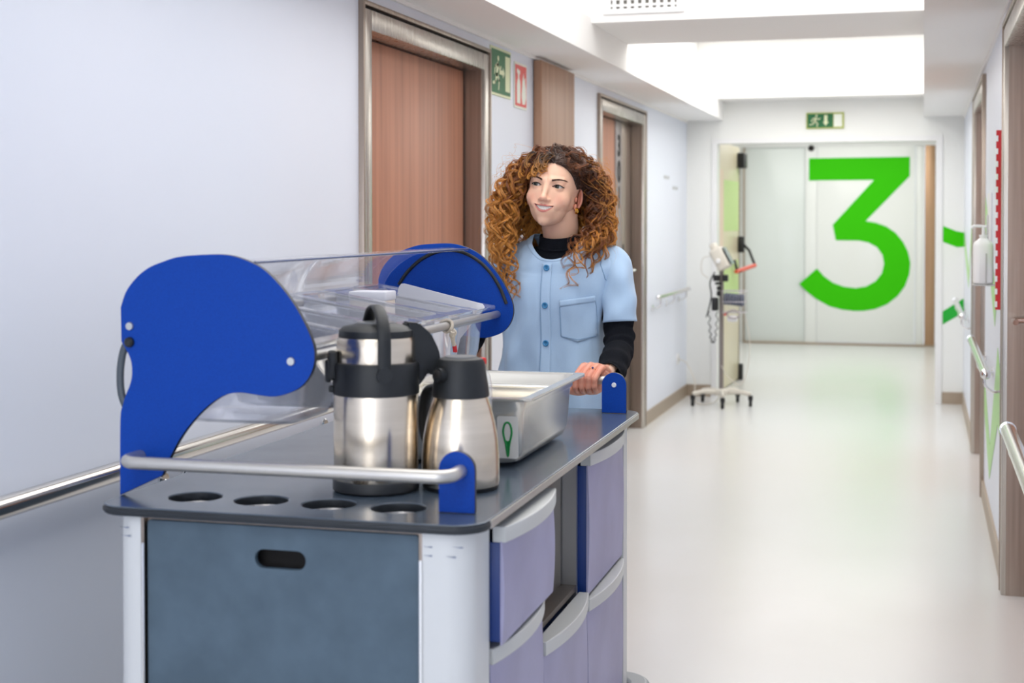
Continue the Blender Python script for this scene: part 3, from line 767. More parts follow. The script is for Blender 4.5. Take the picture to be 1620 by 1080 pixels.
# ------------------------------------------------------------------ clear bins in the rack
def ztop(u): return 1.222-.170*(u-.02)
edges = [.130, .385, .575, .762, .950, .1140*10, 1.335]
edges = [.150, .385, .575, .762, .950, 1.140, 1.335]
binlab = ['clear plastic bin nearest the front blue panel of the trolley rack', 'second clear plastic bin from the front panel, with a salmon tub inside', 'clear plastic bin in the middle of the rack behind the pump thermos lid', 'clear plastic bin with a white carton sticking up, fourth from the front', 'clear plastic bin holding the long white leaflet, next to the last', 'last clear plastic bin of the rack, against the rear blue panel']
def make_bin(w0, w1, lab, dz=0):
    u0, u1 = .028, .333
    t = thing('clear_bin', lab, 'bin', cw((u0+u1)/2, (w0+w1)/2, 1.05), CA, 'clear bins in the trolley rack')
    cx, cy = (u0+u1)/2, (w0+w1)/2
    def q(u, w_, z): return (u-cx, w_-cy, z-1.05)
    g = .006; bm = bmesh.new()
    # wall rings: outer flange, lip, wall, bottom
    rings = []
    def ring(ins, zf, r=.02, n=5):
        pts = rrect(u0+ins, u1-ins*1.2, w0+g+ins*.8, w1-g-ins*.8, r, n)
        return [bm.verts.new(q(x, y, zf(x))) for x, y in pts]
    rg = [ring(-.004, lambda u: ztop(u)-.008, .012), ring(-.004, lambda u: ztop(u), .012), ring(.014, lambda u: ztop(u)+.001, .022), ring(.017, lambda u: ztop(u)-.006, .022), ring(.026, lambda u: 1.06, .025), ring(.033, lambda u: 1.028, .03), ring(.045, lambda u: 1.022, .03)]
    for a, b in zip(rg, rg[1:]):
        n = len(a)
        for k in range(n):
            f = bm.faces.new((a[k], a[(k+1) % n], b[(k+1) % n], b[k])); f.smooth = True
    bm.faces.new(rg[-1])
    bmesh.ops.recalc_face_normals(bm, faces=bm.faces)
    o = bm_obj('bin_shell', bm, M_bin, t, 40); s = o.modifiers.new('t', 'SOLIDIFY'); s.thickness = .002
    return t
for i in range(6): make_bin(edges[i], edges[i+1], binlab[i])
# contents
lf = thing('leaflet', 'long white card with a slanted top standing in the rear bins', 'card', cw(.20, 1.235, 1.14), CA)
plate('card', [(-.128, -.09), (-.082, .078), (-.076, .086), (-.068, .087), (.130, .038), (.135, .030), (.125, .016), (.07, -.05), (.06, -.09)], .0015, M_paper, lf, M=frame_M((0, 0, 0), (1, .05, 0), (0, -.12, 1)))
lf = thing('leaflet', 'pale folded sheet lying low in the bin before the white card', 'card', cw(.19, 1.04, 1.10), CA)
plate('card', rrect(-.12, .12, -.06, .055, .008), .0015, M_paper, lf, M=frame_M((0, 0, 0), (1, .0, -.05), (0, .25, 1)))
ct = thing('carton', 'cream carton with a white flap top standing in a middle bin', 'carton', cw(.115, .965+.08, 1.026), CA)
box('carton_body', -.045, .045, -.035, .035, 0, .170, mat('carton_cream', (240, 228, 212), .5), ct, .003)
box('carton_lid', -.047, .047, -.037, .037, .168, .190, M_paper, ct, .004)
for k, (u, w_, l_) in enumerate([(.20, .86, .17), (.19, .67, .19), (.19, .48, .18)]):
    s = thing('napkin_pack', ['white paper napkins in the fourth bin', 'white paper napkins in the third bin', 'white paper napkins in the second bin, above the salmon tub'][k], 'napkins', cw(u, w_, 1.028), CA, 'napkin packs in the bins')
    bm = bmesh.new()
    for j in range(5): bm_box(bm, (random.Random(j+k).uniform(-.004, .004), -.045+j*.022, .045-.004*j), (l_, .014, .085), .003, Matrix.Rotation(R(6), 3, 'X'))
    bm_obj('stack', bm, M_paper, s, 40)
tb = thing('salmon_tub', 'small grey tub with a salmon lid at the bottom of a near bin', 'tub', cw(.255, .48, 1.0275), CA)
lathe('tub_body', [(0, 0), (.028, 0), (.034, .028), (.034, .032), (0, .032)], mat('tub_grey', (140, 146, 160), .5), tb, 28)
lathe('tub_lid', [(.036, .031), (.036, .039), (.030, .042), (0, .042)], mat('tub_salmon', (240, 170, 150), .5), tb, 28)

# ------------------------------------------------------------------ pump thermos
pt = thing('pump_thermos', 'tall brushed steel pump thermos with black lid, collar and carry handle', 'thermos', cw(.415, .262, TOP), R(32))
lathe('base_ring', [(0, 0), (.070, 0), (.0775, .004), (.0775, .018), (.075, .022), (.0, .022)], M_black, pt, 56)
lathe('body', [(0, .021), (.0745, .021), (.0755, .026), (.0755, .172), (.0745, .176), (0, .176)], M_pot, pt, 64)
lathe('collar', [(.0745, .172), (.0775, .174), (.0775, .224), (.075, .229), (.0705, .230), (0, .230)], M_black, pt, 64)
lathe('upper_body', [(.070, .229), (.0705, .233), (.0700, .268), (.068, .274), (0, .274)], M_pot, pt, 64)
lathe('lid', [(.066, .273), (.0668, .277), (.0660, .286), (.058, .293), (.040, .296), (.036, .2985), (.0, .299)], M_black, pt, 56)
lathe('lid_disc', [(.034, .2975), (.033, .3005), (0, .3010)], mat('lid_grey', (120, 122, 124), .35), pt, 40)
# spout hood, facing +x (picture right)
bm = bmesh.new()
prf = [(.052, .300, .020), (.075, .298, .019), (.098, .278, .018), (.112, .250, .0165), (.118, .222, .0155), (.116, .204, .015), (.100, .202, .015), (.092, .210, .015), (.088, .200, .016), (.072, .182, .018), (.060, .180, .019)]
L_ = [bm.verts.new((x, -h*1.0, z)) for x, z, h in prf]; R_ = [bm.verts.new((x, h*1.0, z)) for x, z, h in prf]
bm.faces.new(L_); bm.faces.new(R_[::-1])
for k in range(len(prf)): k2 = (k+1) % len(prf); bm.faces.new((L_[k], R_[k], R_[k2], L_[k2]))
bmesh.ops.recalc_face_normals(bm, faces=bm.faces)
bmesh.ops.bevel(bm, geom=list(bm.edges), offset=.003, segments=2, affect='EDGES'); bm_obj('spout', bm, M_black, pt, 50)
bm = bmesh.new(); bm_box(bm, (-.078, 0, .225), (.016, .026, .052), .005); bm_box(bm, (-.086, 0, .215), (.010, .020, .040), .004); bm_box(bm, (-.080, 0, .183), (.010, .012, .012), .003); bm_obj('latch', bm, M_black, pt, 45)
# carry handle: flat bail over the lid, pivots front and rear
hp = [(.0, -.079, .214)]+[(.0, -.080*math.cos(t)-(.0), .262+.066*math.sin(t)) for t in np.linspace(.0, PI, 15)]+[(.0, .079, .214)]
tube('carry_handle', smooth_path(hp, 3), .0115, M_black, pt, 12, flat=.35, up=(1, 0, 0))
for s_ in (-1, 1):
    bm = bmesh.new(); bm_add(bm, *sweep([(0, s_*.074, .212), (0, s_*.084, .212)], .014, 20)); bm_obj('handle_pivot', bm, M_black, pt, 45)

# ------------------------------------------------------------------ vacuum jug
jg = thing('vacuum_jug', 'shorter brushed steel vacuum jug with black screw lid and side spout', 'thermos', cw(.556, .318, TOP), CA)
lathe('base_ring', [(0, 0), (.066, 0), (.0685, .003), (.0685, .009), (0, .010)], M_black, jg, 56)
lathe('body', [(0, .008), (.0690, .008), (.0702, .014), (.0700, .060), (.0675, .092), (.0625, .120), (.0560, .145), (.0500, .162), (.0488, .166), (0, .166)], M_pot, jg, 64)
lathe('lid', [(.0478, .164), (.0520, .166), (.0520, .170), (.0490, .192), (.0455, .214), (.0440, .226), (.0400, .233), (.030, .236), (0, .237)], M_black, jg, 56)
lathe('lid_disc', [(.030, .2355), (.029, .2378), (0, .2382)], mat('jug_lid_grey', (108, 110, 112), .4), jg, 36)
sx, sy = -.0223, -.0425
nrm = Vector((sx, sy, 0)).normalized()
bm = bmesh.new()
bm_add(bm, *sweep([Vector((sx*.7, sy*.7, .200)), Vector((sx, sy, .206)), Vector((sx, sy, .208))+nrm*.011], [.011, .0135, .0120], 20)); bm_obj('spout', bm, M_black, jg, 45)
bm = bmesh.new(); bm_add(bm, *sweep([Vector((sx, sy, .208))+nrm*.0105, Vector((sx, sy, .208))+nrm*.0118], [.0088, .0084], 16)); bm_obj('spout_hole', bm, M_dark, jg)
tube('jug_handle', smooth_path([(-.052, .028, .178), (-.075, .040, .168), (-.085, .046, .13), (-.082, .044, .09), (-.066, .036, .06)], 6), .008, M_black, jg, 12, flat=1.6)
# red-capped bottle behind the jug
rb = thing('red_cap_bottle', 'small clear bottle with a red cap just behind the vacuum jug', 'bottle', cw(.560, .435, TOP), CA)
lathe('bottle', [(0, 0), (.020, 0), (.022, .004), (.022, .170), (.018, .192), (.009, .204), (.009, .214), (0, .214)], M_clear, rb, 28)
lathe('cap', [(.0, .224), (.0095, .224), (.0105, .221), (.0105, .213), (0, .213)], M_red, rb, 24)

# ------------------------------------------------------------------ steel food pan
pn = thing('food_pan', 'deep polished steel food pan with a wide rim and green-marked label', 'pan', cw(.468, .760, TOP), CA); pn.scale = (1, .935, 1)
def pan_rings(x, y, r, z): return [(px, py, z) for px, py in rrect(-x, x, -y, y, r, 6)]
secs = [(.1685, .270, .022, .134), (.1690, .2705, .022, .1385), (.160, .262, .022, .1385), (.1520, .254, .030, .1385), (.1500, .252, .030, .134), (.1475, .249, .030, .115), (.144, .246, .032, .110), (.139, .240, .035, .030), (.130, .231, .035, .010), (.110, .21, .03, .0035), (.0, .0, .0, .0035)]
bm = bmesh.new(); V = []; F = []
for (x, y, r, z) in secs[:-1]: V += pan_rings(x, y, r, z)
n = len(pan_rings(.1, .1, .01, 0))
for i in range(len(secs)-2):
    for k in range(n): k2 = (k+1) % n; F.append((i*n+k, i*n+k2, (i+1)*n+k2, (i+1)*n+k))
F.append(tuple((len(secs)-2)*n+k for k in range(n)))
bm_add(bm, V, F); bmesh.ops.recalc_face_normals(bm, faces=bm.faces)
o = bm_obj('pan_body', bm, M_pan, pn, 50); s = o.modifiers.new('t', 'SOLIDIFY'); s.thickness = .0015; s.offset = 1
# cross bar splitting the pan
bm = bmesh.new(); bm_box(bm, (0, .060, .128), (.298, .020, .006), .0025, seg=2); bm_box(bm, (0, .053, .105), (.282, .0025, .046), .001); bm_obj('divider_bar', bm, M_pan, pn, 45)
# label with the green loop mark on the near end
ML = frame_M((.118, -.2452, .060), (1, 0, 0), (0, -.075, 1))
plate('label', rrect(-.021, .021, -.040, .043, .005), .0008, mat('label_white', (228, 226, 220), .35), pn, M=ML)
loop = smooth_path([(-.0, -.036, .0012), (-.0035, -.012, .0012), (-.0085, .010, .0012), (-.006, .026, .0012), (0, .031, .0012), (.006, .026, .0012), (.0085, .010, .0012), (.0035, -.012, .0012)], 6, True)
lo = tube('green_mark', loop, .0021, mat('mark_green', (0, 140, 62), .5), pn, 6, True)
lo.data.transform(ML)
plate('green_mark', [(0, -.037), (-.0035, -.012), (-.006, -.003), (0, -.006), (.006, -.003), (.0035, -.012)], .0008, bpy.data.materials['mark_green'], pn, M=ML @ Matrix.Translation((0, 0, .0010)))
# ------------------------------------------------------------------ person
rng = np.random.default_rng(7)
HEAD = Matrix.Translation((-1.000, 3.975, 1.474)) @ Matrix.Rotation(R(-1), 4, 'Z') @ Matrix.Rotation(R(7.5), 4, 'Y') @ Matrix.Rotation(R(-3), 4, 'X')
BODY = Matrix.Translation((-.995, 4.03, 0)) @ Matrix.Rotation(R(-4), 4, 'Z')
def xf(M, V):
    V = np.asarray(V, float).reshape(-1, 3); A = np.array(M)
    return V @ A[:3, :3].T + A[:3, 3]

def attr_mat(name, rough, **kw):
    m = mat(name, (200, 200, 200), rough, 0, **kw); n, l, b = nodes(m)
    a = n.new('ShaderNodeAttribute'); a.attribute_name = 'Col'; l.new(a.outputs['Color'], b.inputs['Base Color']); return m
def set_col(o, cols):
    at = o.data.color_attributes.new('Col', 'FLOAT_COLOR', 'POINT')
    c = np.ones((len(o.data.vertices), 4), np.float32); c[:, :3] = cols; at.data.foreach_set('color', c.ravel())

SKIN = np.array(lin((246, 196, 166))[:3]); BLUSH = np.array(lin((222, 128, 108))[:3])
LIP = np.array(lin((214, 128, 118))[:3]); MOUTH = np.array(lin((86, 28, 26))[:3]); BROW = np.array(lin((84, 54, 40))[:3])
LASH = np.array(lin((38, 24, 20))[:3])
M_skin = attr_mat('skin', .45, Subsurface_Weight=.12, Subsurface_Scale=.01)
M_skin.node_tree.nodes['Principled BSDF'].inputs['Subsurface Radius'].default_value = (1, .35, .2)

# ---- head as a radial surface of a smooth implicit form (x right of picture, -y forward, z up, eyes at z=0)
def ell(P, c, r):
    q = (P-np.array(c))/np.array(r); k0 = np.linalg.norm(q, axis=1); k1 = np.linalg.norm(q/np.array(r), axis=1)
    return k0*(k0-1)/np.maximum(k1, 1e-9)
def cap(P, a, b, ra, rb):
    a = np.array(a); b = np.array(b); ab = b-a; t = np.clip(((P-a) @ ab)/(ab @ ab), 0, 1)
    return np.linalg.norm(P-a-t[:, None]*ab, axis=1)-(ra+(rb-ra)*t)
def smin(a, b, k): h = np.clip(.5+.5*(b-a)/k, 0, 1); return b+(a-b)*h-k*h*(1-h)
def smax(a, b, k): return -smin(-a, -b, k)
def head_sdf(P):
    Q = P.copy(); Q[:, 0] = np.abs(Q[:, 0])
    d = ell(Q, (0, .012, .024), (.0735, .092, .080))
    d = smin(d, ell(Q, (0, -.032, -.030), (.0580, .053, .076)), .022)
    d = smin(d, ell(Q, (0, -.028, -.070), (.0385, .046, .033)), .018)
    d = smin(d, ell(Q, (0, -.066, -.0945), (.0150, .016, .0155)), .018)
    d = smin(d, ell(Q, (.046, .018, -.034), (.019, .036, .036)), .016)              # bone behind the ear
    d = smin(d, ell(Q, (.040, -.052, -.034), (.020, .022, .020)), .016)        # cheek apples
    d = smin(d, cap(Q, (.010, -.080, .017), (.040, -.066, .018), .008, .006), .010)   # brow ridge
    d = smax(d, -ell(Q, (.031, -.099, .000), (.019, .0215, .0125)), .010)            # sockets
    d = smin(d, np.linalg.norm(Q-np.array((.0310, -.0665, 0)), axis=1)-.0140, .004)   # lids over the eyeball
    d = smin(d, cap(Q, (0, -.0800, .008), (0, -.0985, -.030), .0070, .0075), .011)
    d = smin(d, ell(Q, (0, -.1005, -.0350), (.0098, .0105, .0082)), .006)
    d = smin(d, ell(Q, (.0115, -.0890, -.0380), (.0062, .0095, .0060)), .005)
    d = smax(d, -ell(Q, (.0062, -.0965, -.0440), (.0034, .0048, .0030)), .0025)     # nostrils
    d = smin(d, ell(Q, (0, -.070, -.062), (.027, .0205, .024)), .014)              # muzzle
    # lips follow the smile
    up = [(0, -.0900, -.0560), (.010, -.0893, -.0553), (.020, -.0838, -.0545), (.0275, -.0760, -.0515)]
    lo = [(0, -.0870, -.0700), (.010, -.0858, -.0685), (.019, -.0812, -.0620), (.0275, -.0755, -.0535)]
    for a, b in zip(up, up[1:]): d = smin(d, cap(Q, a, b, .0022, .0020), .003)
    for i, (a, b) in enumerate(zip(lo, lo[1:])): d = smin(d, cap(Q, a, b, .0034-.0005*i, .0034-.0005*(i+1)), .003)
    d = smin(d, ell(Q, (.032, -.070, -.048), (.008, .008, .012)), .010)             # cheek fold of the smile
    return d
def head_surface(na=460, npol=330):
    u = np.linspace(0, 2*PI, na, endpoint=False); ph = u-.62*np.sin(u)
    v = np.linspace(0, 1, npol); th = PI*(v*.985+.0075); th = th+.10*np.sin(2*th)*1.0
    c0 = np.array((0, -.010, -.015))
    PH, TH = np.meshgrid(ph, th)
    D = np.stack([np.sin(TH)*np.sin(PH), -np.sin(TH)*np.cos(PH), np.cos(TH)], -1).reshape(-1, 3)
    lo = np.full(len(D), .02); hi = np.full(len(D), .17)
    for _ in range(22):
        m = (lo+hi)/2; s = head_sdf(c0+D*m[:, None]); ins = s < 0; lo = np.where(ins, m, lo); hi = np.where(ins, hi, m)
    P = c0+D*lo[:, None]
    idx = np.arange(na*npol).reshape(npol, na)
    F = np.stack([idx[:-1], np.roll(idx[:-1], -1, 1), np.roll(idx[1:], -1, 1), idx[1:]], -1).reshape(-1, 4)
    return P, F
HP, HF = head_surface()
x, y, z = HP[:, 0], HP[:, 1], HP[:, 2]; ax_ = np.abs(x); front = y < -.05
def sstep(a, b, v): t = np.clip((v-a)/(b-a), 0, 1); return t*t*(3-2*t)
col = np.tile(SKIN, (len(HP), 1))
def paint(mask, c):
    global col
    col = col*(1-mask[:, None])+c*mask[:, None]
nz = np.array([noise.noise(Vector((a*60, b*60, c_*60))) for a, b, c_ in HP[::1]]) if False else 0
paint(.35*np.exp(-(((ax_-.040)/.016)**2+((z+.034)/.016)**2))*front, BLUSH)
paint(.30*np.exp(-((ax_/.014)**2+((z+.036)/.010)**2))*front, BLUSH)
paint(.38*np.exp(-(((ax_-.032)/.017)**2+((z-.004)/.0075)**2)**1.5)*front, np.array(lin((150, 88, 72))[:3]))
# lips
t_ = np.clip(ax_/.0285, 0, 1)
z_in_u = -.0572+.0052*t_**2; z_in_l = -.0672+.0150*t_**1.8        # opening edges
z_out_u = -.0533+.0020*np.exp(-((ax_-.005)/.004)**2)-.0008*t_**2+.001*t_; z_out_l = -.0740+.0205*t_**2
lipm = front*(ax_ < .0295)*sstep(z_out_l-.0010, z_out_l+.0006, z)*(1-sstep(z_out_u-.0006, z_out_u+.0010, z))
paint(lipm*.95, LIP)
openm = front*(ax_ < .0270)*sstep(z_in_l-.0004, z_in_l+.0004, z)*(1-sstep(z_in_u-.0004, z_in_u+.0004, z))
paint(openm, MOUTH)
HP[:, 1] += openm*.0075
# eye openings
for s in (-1, 1):
    ex = (x-s*.031)*s                        # outward positive
    zu = .0054*(1-(np.clip((ex+.001)/.0150, -1, 1))**2)+.0012*sstep(-.012, .014, ex); zl = -.0036*(1-(np.clip((ex-.001)/.0150, -1, 1))**2)+.0010*sstep(-.012, .014, ex)
    em = front*(np.abs(ex) < .0146)*sstep(zl-.0003, zl+.0004, z)*(1-sstep(zu-.0004, zu+.0003, z))
    HP[:, 1] += em*.0060
    paint(em, np.array(lin((150, 80, 70))[:3]))
    lash = front*(np.abs(ex) < .0160)*np.exp(-((z-zu)/.0009)**2)*(1-em); paint(np.clip(lash*1.3, 0, 1), LASH)
    lash2 = front*(np.abs(ex) < .0150)*np.exp(-((z-zl)/.0006)**2)*(1-em)*.55; paint(lash2, LASH)
    # brows
    bx_ = (ex+.018)/.036; zb = .0150+.0070*np.sin(np.clip(bx_, 0, 1)*PI*.62)-.004*np.clip(bx_-.6, 0, 1)
    bw = .0036*(1-.5*np.clip(bx_, 0, 1))
    bm_ = front*sstep(0, .08, bx_)*(1-sstep(.92, 1.02, bx_))*np.exp(-((z-zb)/bw)**4)
    paint(bm_*.62, BROW)
    HP[:, 1] -= bm_*.0008
head_local = HP.copy(); head_col = col.copy()

# ---- neck, torso, arms and legs of the body (mostly under clothes), hands remeshed from finger chains
def loft(rings, n=40, cap_ends=True):
    """rings: list of (cx,cy,cz,a,b,p) -> verts, faces (z-stack)"""
    V = []; F = []
    for (cx, cy, cz, a, b, p) in rings:
        for k in range(n):
            t = 2*PI*k/n; ct, s_ = math.cos(t), math.sin(t)
            V.append((cx+a*abs(ct)**(2/p)*math.copysign(1, ct), cy+b*abs(s_)**(2/p)*math.copysign(1, s_), cz))
    for i in range(len(rings)-1):
        for k in range(n): k2 = (k+1) % n; F.append((i*n+k, i*n+k2, (i+1)*n+k2, (i+1)*n+k))
    if cap_ends: F.append(tuple(range(n-1, -1, -1))); F.append(tuple((len(rings)-1)*n+k for k in range(n)))
    return V, F
WR = Vector((-.806, 3.772, .976)); ELB = Vector((-.812, 3.985, 1.035)); SHD = Vector((-.842, 4.03, 1.275))
def mir(v):
    """the other arm: hand mirrored along the rail, shoulder mirrored in the body's own frame"""
    v = Vector(v); hnd = Vector((-2.075-v[0], v[1]-.005, v[2])); q = BODY.inverted() @ v; bod = BODY @ Vector((-q.x-.080*min(1, max(0, (1.25-v.z)/.2)), q.y, q.z))
    t = min(1, max(0, (v.y-3.78)/.21)); return hnd.lerp(bod, t)
bar_y = 3.672
bm = bmesh.new()
def addsw(pts, rad, sides=14, flat=1.0, up=None): bm_add(bm, *sweep(pts, rad, sides, False, True, flat, up))
fx = [-.8600, -.8425, -.8255, -.8095]; fl = [(.0, .0, 0), (-.0015, .001, .001), (0, .0, 0), (.002, -.002, -.003)]; fr = [.0083, .0087, .0083, .0075]
for X_, (dx, dy, dz), r in zip(fx, fl, fr):
    mcp = (X_+.010, bar_y+.024+dy, 1.003+dz); pip = (X_, bar_y-.0245, .978+dz); dip = (X_-.001, bar_y-.0230, .949-dz*.5); tip = (X_, bar_y-.004, .9385)
    kn = ((mcp[0]+pip[0])/2, (mcp[1]+pip[1])/2-.002, (mcp[2]+pip[2])/2+.003)
    pts = smooth_path([mcp, kn, pip, ((pip[0]+dip[0])/2, (pip[1]+dip[1])/2-.0015, (pip[2]+dip[2])/2), dip, tip], 4)
    rad = np.interp(np.linspace(0, 1, len(pts)), [0, .2, .4, .5, .75, 1], [r*1.15, r*.97, r*1.08, r*.93, r*.96, r*.75])
    addsw(pts, list(rad))
    bmesh.ops.create_uvsphere(bm, u_segments=12, v_segments=8, radius=r*.80, matrix=Matrix.Translation(tip))
    addsw([mcp, tuple((Vector(mcp)*.45+WR*.55+Vector((0, 0, .004)))), tuple(WR)], [r*1.18, .0125, .0145])
    addsw([(mcp[0], mcp[1], mcp[2]-.010), tuple(WR+Vector((0, -.02, -.006)))], [r*1.1, .018])
addsw(smooth_path([tuple(WR+Vector((0, -.012, -.010))), (-.836, bar_y+.044, .950), (-.860, bar_y+.018, .939), (-.882, bar_y-.006, .944), (-.8935, bar_y-.018, .955)], 5), list(np.interp(np.linspace(0, 1, 21), [0, .3, .6, .8, 1], [.018, .0175, .0125, .0115, .0085])))
bmesh.ops.create_uvsphere(bm, u_segments=12, v_segments=8, radius=.0080, matrix=Matrix.Translation((-.8935, bar_y-.018, .955)))
addsw([tuple(WR+Vector((0, -.010, 0))), tuple(WR), tuple(WR*.8+ELB*.2)], [.019, .020, .0205], 18, .8)
bmesh.ops.create_uvsphere(bm, u_segments=20, v_segments=12, radius=1, matrix=Matrix.Translation((-.830, bar_y+.022, .947)) @ Matrix.Diagonal((.034, .024, .019, 1)))
bmesh.ops.recalc_face_normals(bm, faces=bm.faces)
me = bpy.data.meshes.new('hand_src'); bm.to_mesh(me); bm.free(); tmp = bpy.data.objects.new('hand_src', me); COL.objects.link(tmp)
rm = tmp.modifiers.new('r', 'REMESH'); rm.mode = 'VOXEL'; rm.voxel_size = .0011
sm = tmp.modifiers.new('s', 'SMOOTH'); sm.iterations = 2; sm.factor = .5
dg = bpy.context.evaluated_depsgraph_get(); dg.update(); hm = bpy.data.meshes.new_from_object(tmp.evaluated_get(dg))
hv = np.empty(len(hm.vertices)*3); hm.vertices.foreach_get('co', hv); hv = hv.reshape(-1, 3)
hf = [tuple(p.vertices) for p in hm.polygons]; bpy.data.objects.remove(tmp)
hvm = hv.copy(); hvm[:, 0] = -2.075-hvm[:, 0]; hvm[:, 1] -= .005
parts = []          # (verts world, faces, colours)
parts.append((xf(HEAD, head_local), [tuple(f) for f in HF], head_col))
hc = np.tile(np.array(lin((226, 160, 134))[:3]), (len(hv), 1))
kn_ = np.exp(-((hv[:, 2]-.996)/.012)**2)*(hv[:, 1] < 3.72)*.35+np.exp(-((hv[:, 1]-(bar_y-.03))/.006)**2)*.25
hc = hc*(1-kn_[:, None])+np.array(lin((214, 116, 96))[:3])*kn_[:, None]
parts.append((hv, hf, hc)); parts.append((hvm, [f[::-1] for f in hf], hc))
# neck + torso
nk = [(0, .004, 1.10, .13, .09, 2.3), (0, .0, 1.20, .135, .080, 2.3), (0, 0, 1.25, .125, .070, 2.2), (0, -.002, 1.285, .080, .050, 2), (.002, -.008, 1.315, .050, .046, 2), (.003, -.012, 1.34, .049, .050, 2), (.004, -.016, 1.36, .052, .054, 2), (.006, -.024, 1.395, .0505, .054, 2), (.008, -.030, 1.43, .050, .054, 2)]
nk = [(-.02, 0, .80, .15, .11, 2.2), (-.02, 0, .95, .125, .09, 2.2)]+nk
v_, f_ = loft(nk, 48); parts.append((xf(BODY, v_), f_, np.tile(SKIN*.93, (len(v_), 1))))
def limb(pts, rad, n=18):
    v_, f_ = sweep(pts, rad, n); v_ = np.array([tuple(q) for q in v_]); parts.append((v_, f_, np.tile(SKIN, (len(v_), 1))))
for m_ in (lambda v: v, mir):
    limb([tuple(m_(SHD)), tuple(m_((SHD+ELB)/2)), tuple(m_(ELB))], [.034, .030, .025])
    limb([tuple(m_(ELB)), tuple(m_((WR+ELB)/2)), tuple(m_(WR))], [.024, .021, .019]); 
for sx_, fy in ((-.085, -.02), (.075, .06)):
    hp_ = BODY @ Vector((sx_-.01, 0, .84)); kn2 = BODY @ Vector((sx_, fy*.3-.03, .46)); an = BODY @ Vector((sx_, fy+.02, .085))
    limb([tuple(hp_), tuple(kn2), tuple(an)], [.075, .050, .034])
# ears
def ear(s):
    V = []; F = []; n1, n2 = 26, 14
    for i in range(n1):
        a = -2.35+4.75*i/(n1-1)
        cx = .0*s; yy = .0115*math.cos(a)*1.05; zz = .026*math.sin(a)
        rr = .0032+.0006*math.cos(a*2)+(.0022 if i < 4 else 0)
        ct = np.array((s*(.004+.006*math.cos(a)), yy+.004, zz-.010+.0))
        Tn = np.array((0, -.0125*math.sin(a), .026*math.cos(a))); Tn /= np.linalg.norm(Tn); N1 = np.array((1, 0, 0)); N2 = np.cross(Tn, N1)
        for k in range(n2): t = 2*PI*k/n2; V.append(ct+rr*(math.cos(t)*N1+math.sin(t)*N2))
    for i in range(n1-1):
        for k in range(n2): k2 = (k+1) % n2; F.append((i*n2+k, i*n2+k2, (i+1)*n2+k2, (i+1)*n2+k))
    F.append(tuple(range(n2-1, -1, -1))); F.append(tuple((n1-1)*n2+k for k in range(n2)))
    b0 = len(V); v2, f2 = [], []                     # concha plate
    for i in range(9):
        for j in range(16):
            t = 2*PI*j/16; r_ = i/8; v2.append((s*(.0030+.0045*r_**2), .004+.0120*r_*math.cos(t), -.011+.0255*r_*math.sin(t)))
    for i in range(8):
        for j in range(16): j2 = (j+1) % 16; f2.append((b0+i*16+j, b0+i*16+j2, b0+(i+1)*16+j2, b0+(i+1)*16+j))
    V += [np.array(q) for q in v2]; F += f2
    b0 = len(V); v3, f3 = lathe_vf([(0, -.009), (.005, -.0075), (.0066, 0), (.005, .0075), (0, .009)], 14, (s*.002, -.0045, -.0335), .62, .95)
    V += [np.array(q) for q in v3]; F += [tuple(b0+i for i in f) for f in f3]
    b0 = len(V); v3, f3 = lathe_vf([(0, -.007), (.004, -.005), (.005, 0), (.004, .005), (0, .007)], 12, (s*.002, -.0085, -.014), .6, .8)
    V += [np.array(q) for q in v3]; F += [tuple(b0+i for i in f) for f in f3]
    V = np.array(V)*1.08+np.array((s*.0665, .006, -.010))
    return V, F
for s in (-1, 1):
    v_, f_ = ear(s); parts.append((xf(HEAD, v_), f_, np.tile(np.array(lin((226, 150, 124))[:3]), (len(v_), 1))))
V = []; F = []; Cc = []; off = 0
for v_, f_, c_ in parts:
    V.append(np.asarray(v_, float)); Cc.append(c_); F += [tuple(i+off for i in f) for f in f_]; off += len(v_)
V = np.concatenate(V); Cc = np.concatenate(Cc)
PO = Vector((-.995, 4.03, 0))
person = np_mesh('person', V-np.array(PO), F, M_skin, None, True)
person.location = PO; set_col(person, Cc)
tag(person, 'smiling woman with curly copper hair, light blue tunic over black turtleneck, pushing the meal trolley', 'person')
def pp(name, V, F, m, smooth=True):          # a part given in world coordinates
    V = np.asarray([tuple(v) for v in V], float) if not isinstance(V, np.ndarray) else V
    return np_mesh(name, V-np.array(PO), F, m, person, smooth)

# eyes
M_eye = attr_mat('eye', .06)
for s in (-1, 1):
    n1, n2 = 48, 40; gaze = Matrix.Rotation(R(-12), 3, 'Z') @ Matrix.Rotation(R(-1), 3, 'X')
    V = []; Cl = []
    for i in range(n1+1):
        a = PI*i/n1
        for k in range(n2):
            t = 2*PI*k/n2; p = Vector((math.sin(a)*math.cos(t), -math.cos(a), math.sin(a)*math.sin(t)))
            r_ = .0125*(1+.035*math.exp(-(a/.42)**4)); V.append(tuple(gaze @ p*r_+Vector((s*.0310, -.0665, 0))))
            c_ = lin((206, 198, 192)) if a > .53 else (lin((58, 62, 52)) if a > .20 else lin((8, 8, 8)))
            if .46 < a < .55: c_ = lin((40, 44, 42))
            Cl.append(c_[:3])
    F = [(i*n2+k, i*n2+(k+1) % n2, (i+1)*n2+(k+1) % n2, (i+1)*n2+k) for i in range(n1) for k in range(n2)]
    o = pp('eye', xf(HEAD, V), F, M_eye); set_col(o, np.array(Cl))
